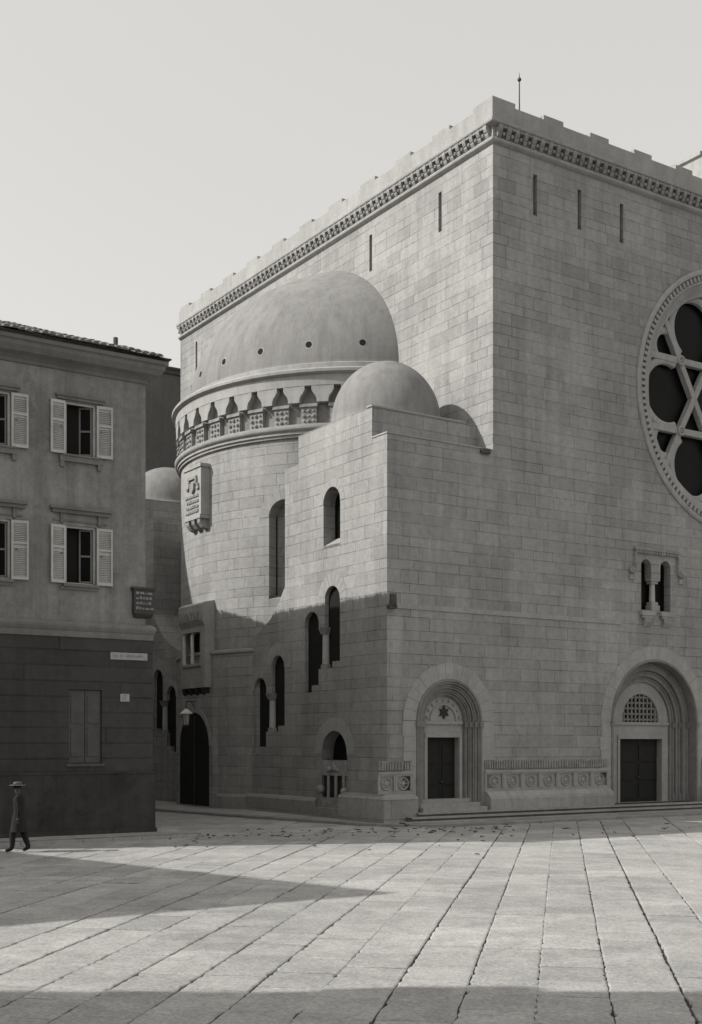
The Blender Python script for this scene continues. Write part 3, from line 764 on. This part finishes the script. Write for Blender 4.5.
po.poly([(PX, PA-0.28, 4.6), (PX, PB+0.28, 4.6), (PX+0.6, PB+0.28, 4.6), (PX+0.6, PA-0.28, 4.6)])
PO = part(po, 'porch', 'stone')
v = MB(); voussoirs(v, FS(PX), (PA+PB)/2, 2.42, (PB-PA)/2+0.005, (PB-PA)/2+0.22, 15, 0.015); v.build('porch_arch', M['trim'], PO)
dm = MB().wall(FS(PX+0.03), arch(PA-0.02, PB+0.02, -0.2, 2.42, 18), [], 0)
dm.build('porch_door', M['door'], PO)
MB().bar((PX+0.02, 12.85, -0.2), (PX+0.02, 12.85, 3.7), 0.06, 0.03, up=(1, 0, 0)).build('door_rail', M['iron'], PO)
PX = -6.0
OX = -6.30
b = MB().wall(FS(OX), [(10.37, 4.72), (10.37, 7.25), (12.63, 7.25), (12.63, 4.72)], [rect(10.82, 12.34, 5.72, 7.02)], 0.35)
for tt in (10.37, 12.63):
    b.poly([(OX, tt, 4.72), (OX, tt, 8.22), (OX+0.45, tt, 8.32), (OX+0.85, tt, 8.0), (OX+0.9, tt, 4.72)])
b.prism([(OX, 7.25), (OX-0.10, 7.45), (OX-0.10, 8.14), (OX, 8.24), (OX+0.45, 8.33), (OX+0.85, 8.0), (OX+0.85, 7.25)], lambda p: (p[0], 10.36, p[1]), lambda p: (p[0], 12.64, p[1]))
b.poly([(OX, 10.37, 4.72), (OX, 12.63, 4.72), (PX+0.1, 12.63, 4.72), (PX+0.1, 10.37, 4.72)])
BAY = part(b, 'projecting_bay', 'trim', loc=(0.70, 1.28, 0.14))
MB().box(OX+0.3, OX+0.34, 10.7, 12.5, 5.6, 7.2).build('bay_pane', M['glass'], BAY)
for a in (11.52, 12.28):
    MB().tube([(OX+0.04, a, 5.72), (OX-0.0, a, 5.78), (OX-0.0, a, 6.9), (OX+0.04, a, 7.02)], [0.10, 0.075, 0.075, 0.10], 10).build('bay_lit_strip', M['pale_trim'], BAY, smooth=True)  # pale colour stands in for sunlit strips on the bay window
MB().box(OX-0.06, OX+0.3, 10.75, 12.42, 5.62, 5.72).box(OX-0.10, OX+0.02, 10.8, 12.36, 7.03, 7.14).build('bay_sill', M['trim'], BAY)
c = MB()
for k in range(7): c.prism(arch(10.46+k*0.31, 10.70+k*0.31, 7.5, 7.78, 6), lambda p: (OX-0.135, p[0], p[1]), lambda p: (OX-0.09, p[0], p[1]))
c.build('bay_frieze', M['carved'], BAY)
for k in range(4):
    a = 10.62+k*0.59
    MB().prism([(PX+0.05, 4.72), (OX, 4.72), (OX+0.02, 4.52), (PX-0.12, 4.3), (PX+0.0, 4.18), (PX+0.05, 4.15)], lambda p: (p[0], a-0.12, p[1]), lambda p: (p[0], a+0.12, p[1])).build('bay_corbel', M['bronze'], BAY)

# ---------------------------------------------------------------- street lantern and corner bracket
p = sync(-6.05, 12.45, 3.14)
LN = thing('wall_lantern', p, 'black iron wall lantern with pale glass hanging beside the dark porch arch', 'lantern', ROT)
MB().tube([(0.62, 0.3, 1.15), (0.0, 0.0, 1.15)], 0.025, 8).tube([(0, 0, 1.15), (0, 0, 0.78)], 0.02, 8).tube([(0.62, 0.3, 0.75), (0.3, 0.15, 1.15)], 0.02, 8).build('arm', M['iron'], LN)
MB().lathe([(0.26, 0.66), (0.10, 0.80), (0.03, 0.84)], n=12).lathe([(0.27, 0.62), (0.27, 0.66)], n=12).build('cap', M['pale_trim'], LN)
MB().lathe([(0.11, 0.18), (0.17, 0.62)], n=8).build('glass', M['lampglass'], LN)
m = MB().lathe([(0.02, 0.08), (0.13, 0.13), (0.13, 0.18)], n=8)
for k in range(6): m.tube([(0.13*cos(k*pi/3), 0.13*sin(k*pi/3), 0.18), (0.185*cos(k*pi/3), 0.185*sin(k*pi/3), 0.63)], 0.012, 5)
m.build('cage', M['iron'], LN)
p = sync(-4.42, -0.0, 7.0)
BR = thing('iron_bracket', p, 'small dark iron bracket at the corner edge of the stair tower', 'bracket', ROT)
MB().box(-0.09, 0.09, -0.05, 0.0, 0.1, 0.6).tube([(0, -0.04, 0.2), (-0.05, -0.3, 0.2)], 0.05, 8).tube([(-0.05, -0.3, 0.15), (-0.05, -0.3, 0.6)], 0.03, 8).build('arm', M['iron'], BR)
MB().box(-0.26, 0.05, -0.25, -0.05, 0.08, 0.2).build('clamp', M['iron'], BR)

# ---------------------------------------------------------------- tenement on the left
K = 1.031
TEN_ORG = Vector((-5.75, 35.3, 0)); CAMP = Vector((0, 0, 2.6))
TE = thing('corner_house', CAMP+(TEN_ORG-CAMP)*K, 'dark grey rendered corner house with open pale louvred shutters and tiled eaves', 'house', ROT)
TE.scale = (K, K, K)
LB = 10.0; DB = 19.5; XC = -0.20
TF = lambda a, b, d: (a, d, b)
cols = [-2.155, -4.585, -7.015, -9.2][:3]
rows = [(10.58, 12.06), (7.0, 8.62)]
holes = [rect(c-0.45, c+0.45, z0, z1) for c in cols for z0, z1 in rows]
MB().wall(TF, [(-LB, 5.5), (-LB, 13.2), (XC, 13.2), (XC, 5.5)], holes, 0.28).build('upper_wall', M['tenement'], TE)
MB().wall(lambda a, b, d: (XC-d, a, b), [(0, 5.5), (0, 13.2), (DB, 13.2), (DB, 5.5)], [rect(3+2.6*k, 3.9+2.6*k, z0, z1) for k in range(5) for z0, z1 in rows], 0.28).poly([(-LB, 0, 0), (-LB, 0, 13.2), (-LB, DB, 13.2), (-LB, DB, 0)]).poly([(-LB, DB, 0), (-LB, DB, 13.2), (XC, DB, 13.2), (XC, DB, 0)]).build('street_side_wall', M['bounce_render'], TE)
shop = rect(-2.52, -1.55, 2.0, 4.06)
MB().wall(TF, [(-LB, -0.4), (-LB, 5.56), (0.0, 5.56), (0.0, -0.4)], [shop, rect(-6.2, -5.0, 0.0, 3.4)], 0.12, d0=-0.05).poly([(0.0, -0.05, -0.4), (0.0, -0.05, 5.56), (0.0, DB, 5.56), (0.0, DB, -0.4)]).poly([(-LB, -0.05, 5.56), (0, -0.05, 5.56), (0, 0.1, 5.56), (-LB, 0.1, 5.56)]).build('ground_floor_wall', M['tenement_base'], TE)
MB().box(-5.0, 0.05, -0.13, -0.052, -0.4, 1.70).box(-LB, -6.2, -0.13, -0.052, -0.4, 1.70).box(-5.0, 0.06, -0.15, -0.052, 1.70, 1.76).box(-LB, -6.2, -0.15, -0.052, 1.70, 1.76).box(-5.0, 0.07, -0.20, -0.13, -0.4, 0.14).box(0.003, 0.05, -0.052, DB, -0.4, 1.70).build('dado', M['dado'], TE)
MB().box(-2.50, -2.045, 0.0, 0.06, 2.02, 4.04).box(-2.025, -1.57, 0.0, 0.06, 2.02, 4.04).box(-2.60, -1.47, -0.09, -0.05, 1.92, 2.0).box(-2.44, -2.10, -0.02, 0.0, 2.2, 3.0).box(-2.44, -2.10, -0.02, 0.0, 3.12, 3.9).box(-1.97, -1.63, -0.02, 0.0, 2.2, 3.0).box(-1.97, -1.63, -0.02, 0.0, 3.12, 3.9).build('shop_shutter', M['shopwood'], TE)
MB().box(-6.2, -5.0, 0.06, 0.1, 0.0, 3.4).build('street_door', M['door'], TE)
MB().sweep([(-LB, 0), (-0.08, 0), (-0.08, DB)], [(0.0, 5.50), (0.08, 5.52), (0.09, 5.60), (0.09, 5.68), (0.12, 5.72), (0.15, 5.80), (0.15, 5.86), (0.10, 5.92), (0.02, 5.97), (0.0, 5.97)]).build('string_course', M['tenement_trim'], TE)
MB().sweep([(-LB, 0), (XC, 0), (XC, DB)], [(0.0, 12.88), (0.05, 12.90), (0.06, 12.98), (0.16, 13.06), (0.32, 13.12), (0.42, 13.26), (0.44, 13.36), (0.50, 13.40), (0.50, 13.50), (0.0, 13.55)]).build('eaves_cornice', M['tenement_trim'], TE)
# tiled hip roof: rows of half-round tiles with a ragged eave
rf = MB(); rg = random.Random(3)
def slope(n, f, run):
    pitch = 0.37; per_ = 0.21
    for i in range(n):
        jz = rg.uniform(-0.012, 0.02); jo = rg.uniform(-0.07, 0.05); jx = rg.uniform(-0.025, 0.025)
        for j in range(14):
            o0 = 0.62+jo-j*0.45; o1 = o0-0.5
            if -o1 > run(i*per_): break
            zz = lambda o: 13.56+(0.62-o)*pitch+jz
            up = []; lo = []
            for k in range(7):
                a = pi*k/6; x = i*per_+per_/2-0.10*cos(a)+jx; h = 0.075*sin(a)
                lo.append(f(x, o0, zz(o0)+h+0.03)); up.append(f(x, o1, zz(o1)+h))
            rf.add(lo+up, [(k, k+1, k+8, k+7) for k in range(6)]+[tuple(range(7))])
        x0 = i*per_; rf.add([f(x0, 0.58, 13.56), f(x0+per_, 0.58, 13.56), f(x0+per_, -run(x0+per_), 13.56+(0.62+run(x0+per_))*pitch), f(x0, -run(x0), 13.56+(0.62+run(x0))*pitch)], [(0, 1, 2, 3)])
nf = int((LB+XC+0.6)/0.21); ns_ = int((DB+1.0)/0.21)
slope(nf, lambda x, o, z: (-LB+x, -o, z), lambda x: min(max(LB+XC-x, -0.6), 5.5))
slope(ns_, lambda x, o, z: (XC+o, -0.55+x, z), lambda x: min(max(x-0.55, -0.6), 5.5, max(DB-x+0.6, -0.6)))
rf.build('tile_roof', M['tile'], TE)
MB().tube([(-0.62, 1.2, 13.4), (-0.62, 1.2, 14.5)], 0.07, 8).build('vent_pipe', M['iron'], TE)
MB().box(-6.2, -5.4, 4.0, 4.8, 14.5, 16.6).box(-6.3, -5.3, 3.9, 4.9, 16.6, 16.75).build('chimney', M['tenement'], TE)

def shutter_mesh(w, h):
    m = MB(); t = 0.045; fw = 0.055
    m.box(0, fw, -t, 0, 0, h).box(w-fw, w, -t, 0, 0, h).box(fw, w-fw, -t, 0, 0, 0.09).box(fw, w-fw, -t, 0, h-0.08, h).box(fw, w-fw, -t, 0, h*0.60, h*0.60+0.07)
    z = 0.12
    while z < h-0.10:
        if not (h*0.60-0.04 < z < h*0.60+0.09):
            m.add([(fw, -t+0.004, z-0.018), (w-fw, -t+0.004, z-0.018), (w-fw, -0.006, z+0.018), (fw, -0.006, z+0.018)], [(0, 1, 2, 3)])
        z += 0.05
    m.box(fw, w-fw, -0.004, 0, 0.09, h-0.08)
    return m
def house_window(c, z0, z1, top_floor, parent, fn_rot=None, ang=(4, 3)):
    W = MB().box(c-0.45, c-0.39, 0.05, 0.12, z0, z1).box(c+0.39, c+0.45, 0.05, 0.12, z0, z1).box(c-0.39, c+0.39, 0.05, 0.12, z1-0.06, z1).box(c-0.45, c+0.45, 0.05, 0.12, z0, z0+0.04)
    WO = W.build('window', M['shutter'], parent)
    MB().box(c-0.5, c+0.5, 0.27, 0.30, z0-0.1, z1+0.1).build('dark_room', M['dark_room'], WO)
    # right casement standing ajar inside
    k = MB(); L = 0.36
    for (a, b_) in ((0, 0.045), (L-0.045, L)): k.box(a, b_, 0, 0.035, 0, z1-z0-0.12)
    for zz in (0, (z1-z0)*0.45, (z1-z0-0.17)): k.box(0.045, L-0.045, 0, 0.035, zz, zz+0.05)
    cs = k.build('casement', M['tenement_trim'], WO, loc=(c+0.38, 0.12, z0+0.06), rot=(0, 0, radians(152 if top_floor else 160)))
    MB().box(0.045, L-0.045, 0.012, 0.018, 0, z1-z0-0.14).build('pane', M['glass'], cs)
    h = z1-z0-0.02
    for sg, w in ((-1, 0.43), (1, 0.46)):
        a = radians(ang[0] if sg < 0 else ang[1])
        sm = shutter_mesh(w, h)
        if sg < 0: sm.v = [(-x, y, z) for x, y, z in sm.v]
        s_ = sm.build('shutter', M['shutter'], WO, loc=(c+sg*0.46, -0.02, z0+0.0), rot=(0, 0, -sg*a))
        MB().box(0.1 if sg > 0 else -0.16, 0.16 if sg > 0 else -0.1, -0.06, -0.045, h*0.5, h*0.5+0.02).build('latch', M['iron'], s_)
    if top_floor:
        MB().box(c-0.62, c+0.60, -0.09, 0, z0-0.20, z0-0.05).box(c-0.55, c+0.55, -0.12, 0.06, z0-0.05, z0).box(c-0.60, c-0.50, -0.08, 0, z0-0.36, z0-0.20).box(c+0.48, c+0.58, -0.08, 0, z0-0.36, z0-0.20).build('sill', M['tenement_trim'], WO)
        MB().box(c-0.70, c+0.66, -0.06, 0, z1+0.04, z1+0.12).box(c-0.74, c+0.70, -0.10, 0, z1+0.12, z1+0.17).build('lintel', M['tenement_trim'], WO)
    else:
        MB().box(c-0.52, c+0.52, -0.09, 0.06, z0-0.08, z0).box(c-0.6, c+0.5, -0.04, 0, z0-0.17, z0-0.08).build('sill', M['tenement_trim'], WO)
        MB().box(c-0.84, c+0.82, -0.10, 0, z1+0.32, z1+0.42).box(c-0.90, c+0.88, -0.16, 0, z1+0.42, z1+0.50).box(c-0.8, c+0.78, -0.03, 0, z1+0.10, z1+0.14).box(c-0.60, c-0.52, -0.06, 0, z1+0.05, z1+0.32).box(c+0.50, c+0.58, -0.06, 0, z1+0.05, z1+0.32).build('hood', M['tenement_trim'], WO)
for i, c in enumerate(cols):
    house_window(c, *rows[0], True, TE, ang=((4, 7), (14, 3), (6, 22))[i]); house_window(c, *rows[1], False, TE, ang=((6, 4), (5, 11), (3, 9))[i])
for k in range(5):
    for z0, z1 in rows: MB().box(-0.52, -0.46, 2.9+2.6*k, 4.0+2.6*k, z0-0.1, z1+0.1).build('side_window', M['glass'], TE)
def on_house(a, b, z): return TE.location+(U*a+V*b+Vector((0, 0, z)))*K
SG = thing('street_sign', on_house(-0.74, -0.05, 5.04), 'long pale enamel street name plate fixed high on the dark ground floor wall', 'street sign', ROT)
MB().box(-0.58, 0.58, -0.03, 0, -0.105, 0.105).build('plate', M['plate'], SG)
t_ = MB(); x = -0.48; rg = random.Random(5)
for k in range(17):
    if k in (3, 6): x += 0.05; continue
    w = 0.034; t_.box(x, x+0.011, -0.033, -0.03, -0.035, 0.035)
    if rg.random() < 0.7: t_.box(x+0.011, x+w, -0.033, -0.03, rg.choice((-0.035, -0.005, 0.024)), rg.choice((0.035,)))if False else t_.box(x+0.011, x+w, -0.033, -0.03, 0.023, 0.035)
    if rg.random() < 0.6: t_.box(x+0.011, x+w, -0.033, -0.03, -0.006, 0.006)
    x += 0.056
t_.build('lettering', M['ink'], SG)
NT_ = thing('paper_notice', on_house(-0.86, -0.05, 3.86), 'small pale square notice posted on the dark wall right of the shop shutter', 'notice', ROT)
MB().box(-0.14, 0.14, -0.015, 0, -0.11, 0.11).build('sheet', M['paper'], NT_)
n_ = MB()
for k in range(3): n_.box(-0.09, 0.07-0.02*k, -0.018, -0.015, 0.05-0.05*k, 0.062-0.05*k)
n_.build('print_lines', M['ink'], NT_)
PQ = thing('corner_plaque', on_house(-0.33, 0.0, 6.62), 'dark carved box plaque at the corner above the moulding of the grey house', 'plaque', ROT)
MB().box(-0.30, 0.34, -0.16, 0.0, -0.36, 0.36).box(-0.35, 0.38, -0.20, 0.0, 0.36, 0.42).prism([(-0.16, -0.36), (0, -0.36), (0, -0.48), (-0.08, -0.46)], lambda p: (-0.26, p[0], p[1]), lambda p: (0.30, p[0], p[1])).build('box', M['iron'], PQ)
r_ = MB(); rg = random.Random(8)
for z in (-0.24, -0.09, 0.06, 0.21):
    x = -0.24
    while x < 0.24:
        w = rg.uniform(0.05, 0.14); r_.box(x, x+w, -0.18, -0.16, z, z+rg.uniform(0.04, 0.09)); x += w+0.03
r_.build('relief_pattern', M['carved'], PQ)
# narrow pavement before the house
tag(MB().box(-LB-8, 1.0, -1.25, 0.05, -0.3, 0.05-0.03).box(-0.2, 1.0, 0.05, DB+30, -0.3, 0.018).build('pavement', M['walk'], loc=TE.location, rot=(0, 0, ROT)), kind='structure')

# ---------------------------------------------------------------- building behind the synagogue, closing the street
RB = thing('rear_house', sync(-14, 29.5, 0), 'tall plain dark house rising behind the corner house and the synagogue', 'house', ROT)
MB().box(0, 24, 0, 14, -0.5, 23.55).build('wall', M['rear'], RB)
MB().sweep([(0, 14), (0, 0), (24, 0), (24, 14)], [(0, 23.3), (0.12, 23.36), (0.18, 23.5), (0.30, 23.56), (0.30, 23.68), (0, 23.72)]).build('eaves', M['rear'], RB)
MB().add([(-.35, -.35, 23.6), (24.35, -.35, 23.6), (24.35, 14.3, 23.6), (-.35, 14.3, 23.6), (6, 7, 25.4), (18, 7, 25.4)], [(0, 1, 5, 4), (1, 2, 5), (2, 3, 4, 5), (3, 0, 4)]).build('roof', M['tile'], RB)
for k in range(3):
    for z in (4.5, 8.3, 12.1): MB().box(1.5+3*k, 2.6+3*k, -0.03, 0.02, z, z+1.9).build('window', M['glass'], RB)

# houses round the square, outside the frame, throwing the paving shadows or added to block sky light
def flat_house(name, pts, h, label, eave=0.0):
    cx = sum(p[0] for p in pts)/len(pts); cy = sum(p[1] for p in pts)/len(pts)
    T = thing(name, (cx, cy, 0), label, 'house')
    L = [(p[0]-cx, p[1]-cy) for p in pts]
    mb = MB(); n = len(L)
    for i in range(n):
        a, b = L[i], L[(i+1) % n]; mb.poly([(a[0], a[1], -0.5), (b[0], b[1], -0.5), (b[0], b[1], h), (a[0], a[1], h)])
    mb.build('wall', M['tenement'], T)
    MB().prism(L, lambda p: (p[0], p[1], h-0.1), lambda p: (p[0], p[1], h+0.12)).build('roof', M['tile'], T)
    for i in range(n):
        a, b = Vector(L[i]), Vector(L[(i+1) % n]); ln = (b-a).length; t = (b-a)/ln; nn = Vector((t.y, -t.x))
        if nn.dot((a+b)/2) < 0: nn = -nn
        k = int(ln//3)
        for j in range(k):
            for z in (1.0, 5.0, 8.6):
                c = a+t*(ln*(j+0.5)/k)
                m = MB(); q0 = c-t*0.5+nn*0.03; q1 = c+t*0.5+nn*0.03
                m.poly([(q0.x, q0.y, z), (q1.x, q1.y, z), (q1.x, q1.y, z+1.8), (q0.x, q0.y, z+1.8)]); m.build('window', M['glass'], T)
    return T, (cx, cy)
kk = (11.9-GZ)/0.741
tip = Vector((0.82-kk*1.0, 22.66-kk*0.20)); dA = Vector((-0.7476, 0.664)); dB = Vector((-0.832, -0.555))
flat_house('side_house', [tip, tip+dA*14, tip+dA*14+dB*9, tip+dB*9], 11.8, 'house left of the frame whose roof corner throws a pointed shadow on the paving')
ey = 13.72-kk*0.20
flat_house('sky_block_house', [(-5.2, -9), (24, -9), (24, -21), (-5.2, -21)], 17.0, 'unseen tall house added behind the viewer to block sky light')  # added out of view to darken the foreground by blocking sky
F_, cc_ = flat_house('near_house', [(-26.5, ey), (-11, ey), (-11, ey-11), (-26.5, ey-11)], 11.8, 'house behind the viewer whose eave throws the dark shadow along the foreground')
MB().box(-26.5-cc_[0], -11-cc_[0], ey-11-cc_[1], ey-5.4-cc_[1], 11.9, 26.0).build('sky_block_storeys', M['tenement'], F_)  # unseen set-back block added to cut sky glow on the near paving
MB().box(-0.8-kk-cc_[0], 0.75-kk-cc_[0], ey-0.7-cc_[1], ey-0.02-cc_[1], 11.8, 12.95).build('chimney', M['tenement'], F_)
TH = thing('tall_house', sync(-13.9, 20.0, 0), 'tall house farther up the street whose mass shades the rear stair tower', 'house', ROT)
MB().box(-12, 0, 0, 14, -0.5, 20.0).build('wall', M['tenement'], TH)
MB().box(-12.3, 0.3, -0.3, 14.3, 20.0, 20.3).build('roof', M['tile'], TH)
for k in range(4):
    for z in (2, 6, 10, 14): MB().box(0.0, 0.03, 1.5+3*k, 2.6+3*k, z, z+1.9).build('window', M['glass'], TH)

# ---------------------------------------------------------------- litter along the kerb line
def litter():
    rg = random.Random(21); mb = MB()
    for i in range(150):
        u = rg.random()
        if u < 0.7:
            x = rg.uniform(-6.5, 5.5); y = 36.9+0.40*(x+2)+rg.gauss(0, 0.9)
        else:
            x = rg.uniform(-6, 13); y = 36.0+0.35*x+rg.gauss(0, 2.4)
        if (y-43.64-0.66*(x-5.07)) > -1.9 and x > 1: continue
        if y > 36.1+0.66*(x+5.93)-1.3 and x < -4.5: continue
        r = rg.uniform(0.012, 0.05); a = rg.uniform(0, 2*pi); st_ = rg.uniform(1.0, 3.2); n = 6
        vs = []
        for k in range(n):
            b = 2*pi*k/n; px_, py_ = r*st_*cos(b)*rg.uniform(0.7, 1.2), r*sin(b)*rg.uniform(0.7, 1.2)
            vs.append((x+px_*cos(a)-py_*sin(a), y+px_*sin(a)+py_*cos(a), GZ+0.008+rg.uniform(0.0, 0.03)))
        top_ = [(vx, vy, vz+0.015) for vx, vy, vz in vs]
        mb.add(vs+top_, [tuple(range(n, 2*n))]+[(k, (k+1) % n, (k+1) % n+n, k+n) for k in range(n)])
    return mb
tag(litter().build('litter', M['joint']), 'dark scattered street litter and dirt lying on the paving near the kerb', 'litter', kind='stuff')

# ---------------------------------------------------------------- people
def person(loc, rotz, label, walk, hat):
    T = thing('person', loc, label, 'person', rotz)
    me = bpy.data.meshes.new('skeleton')
    J = {'pelvis': (0, 0, 0.93, .125, .10), 'waist': (0, 0, 1.08, .12, .09), 'chest': (0.01, 0, 1.28, .15, .105), 'neckb': (0.015, 0, 1.43, .075, .065), 'neck': (0.03, 0, 1.49, .05, .05),
         'head0': (0.045, 0, 1.56, .075, .07), 'head1': (0.05, 0, 1.65, .088, .078), 'head2': (0.04, 0, 1.70, .06, .055)}
    E = [('pelvis', 'waist'), ('waist', 'chest'), ('chest', 'neckb'), ('neckb', 'neck'), ('neck', 'head0'), ('head0', 'head1'), ('head1', 'head2')]
    hands = []
    for sg, nm in ((1, 'l'), (-1, 'r')):
        f = walk*sg
        J['sh'+nm] = (0, sg*0.19, 1.40, .058, .058); J['el'+nm] = (-0.12*f-0.02, sg*0.235, 1.12, .046, .046); J['wr'+nm] = (-0.20*f+0.06, sg*0.225, 0.88, .03, .028); J['ha'+nm] = (-0.21*f+0.085, sg*0.22, 0.80, .034, .02)
        J['hip'+nm] = (0, sg*0.09, 0.88, .115, .11); J['kn'+nm] = (0.16*f+0.03, sg*0.095, 0.50, .092, .088)
        J['an'+nm] = (0.30*f-0.04, sg*0.095, 0.09+0.03*max(-f, 0), .066, .064); J['to'+nm] = (0.30*f+0.14, sg*0.105, 0.035, .04, .032)
        E += [('chest', 'sh'+nm), ('sh'+nm, 'el'+nm), ('el'+nm, 'wr'+nm), ('wr'+nm, 'ha'+nm), ('pelvis', 'hip'+nm), ('hip'+nm, 'kn'+nm), ('kn'+nm, 'an'+nm), ('an'+nm, 'to'+nm)]
        hands.append((Vector(J['ha'+nm][:3]), sg))
    names = list(J); idx = {n: i for i, n in enumerate(names)}
    me.from_pydata([J[n][:3] for n in names], [(idx[a], idx[b]) for a, b in E], [])
    ob = bpy.data.objects.new('skeleton', me); COL.objects.link(ob)
    sk = ob.modifiers.new('skin', 'SKIN'); ss = ob.modifiers.new('sub', 'SUBSURF'); ss.levels = 2; ss.render_levels = 2
    for i, n in enumerate(names):
        v = me.skin_vertices[0].data[i]; v.radius = J[n][3:]; v.use_root = (i == 0)
    dg = bpy.context.evaluated_depsgraph_get(); dg.update()
    bm_ = bpy.data.meshes.new_from_object(ob.evaluated_get(dg)); bpy.data.objects.remove(ob)
    mb = MB(); mb.add([v.co for v in bm_.vertices], [tuple(p.vertices) for p in bm_.polygons])
    for h, sg in hands:
        for k, (dx, ln) in enumerate(((-0.026, .065), (-0.009, .078), (0.009, .074), (0.025, .06))):
            p0 = h+Vector((dx, 0, -0.02)); mb.tube([p0, p0+Vector((0.008, 0, -ln*0.55)), p0+Vector((0.0, -sg*0.018, -ln))], [.0095, .009, .0065], 6)
        p0 = h+Vector((0.02, 0, 0.015)); mb.tube([p0, p0+Vector((0.03, -sg*0.01, -0.03)), p0+Vector((0.034, -sg*0.012, -0.058))], [.011, .010, .007], 6)
    hd = Vector(J['head1'][:3]); mb.prism([(0, 0.012), (0.028, -0.02), (0, -0.02)], lambda p: (hd.x+0.078+p[0], -0.011, hd.z-0.02+p[1]), lambda p: (hd.x+0.078+p[0], 0.011, hd.z-0.02+p[1]))
    for sg in (-1, 1): mb.sphere((hd.x-0.005, sg*0.082, hd.z-0.02), 0.022, 5, sy=0.5)
    body = mb.build('body', M['cloth'], T, smooth=True)
    body.data.materials.append(M['skin']); body.data.materials.append(M['leather'])
    for p in body.data.polygons:
        z = p.center.z
        if z > 1.485 or (0.6 < z < 0.885 and abs(p.center.y) > 0.165): p.material_index = 1
        elif z < 0.08: p.material_index = 2
    # jacket skirt and lapels over the body, hair, hat, features
    MB().lathe([(0.25, 0.52), (0.225, 0.72), (0.185, 0.93), (0.150, 1.08), (0.170, 1.26), (0.165, 1.36), (0.09, 1.45)], n=24).build('jacket', M['cloth'], T, smooth=True).scale = (0.82, 1.08, 1)
    MB().sphere((hd.x-0.012, 0, hd.z+0.025), 0.098, 8, sx=1, sy=0.92, sz=0.9).build('hair', M['hair'], T, smooth=True)
    fc = MB()
    for sg in (-1, 1): fc.sphere((hd.x+0.082, sg*0.032, hd.z+0.0), 0.011, 5)
    fc.box(hd.x+0.074, hd.x+0.083, -0.024, 0.024, hd.z-0.062, hd.z-0.054); fc.build('eyes_and_mouth', M['hair'], T)
    if hat:
        H = MB().lathe([(0.20, 0.0), (0.205, 0.012), (0.105, 0.02), (0.10, 0.085), (0.0, 0.095)], n=28).build('hat', M['straw'], T, smooth=True, loc=(hd.x-0.01, 0, hd.z+0.045))
        MB().lathe([(0.107, 0.02), (0.107, 0.045)], n=28).build('hat_band', M['hair'], H)
    else:
        MB().lathe([(0.15, 0.0), (0.105, 0.02), (0.10, 0.10), (0.0, 0.12)], n=24).build('hat', M['cloth'], T, smooth=True, loc=(hd.x-0.01, 0, hd.z+0.05))
    return T
person((-8.45, 31.1, GZ), radians(172), 'person in a long dark coat and a pale brimmed straw hat walking along the house', 0.62, True)
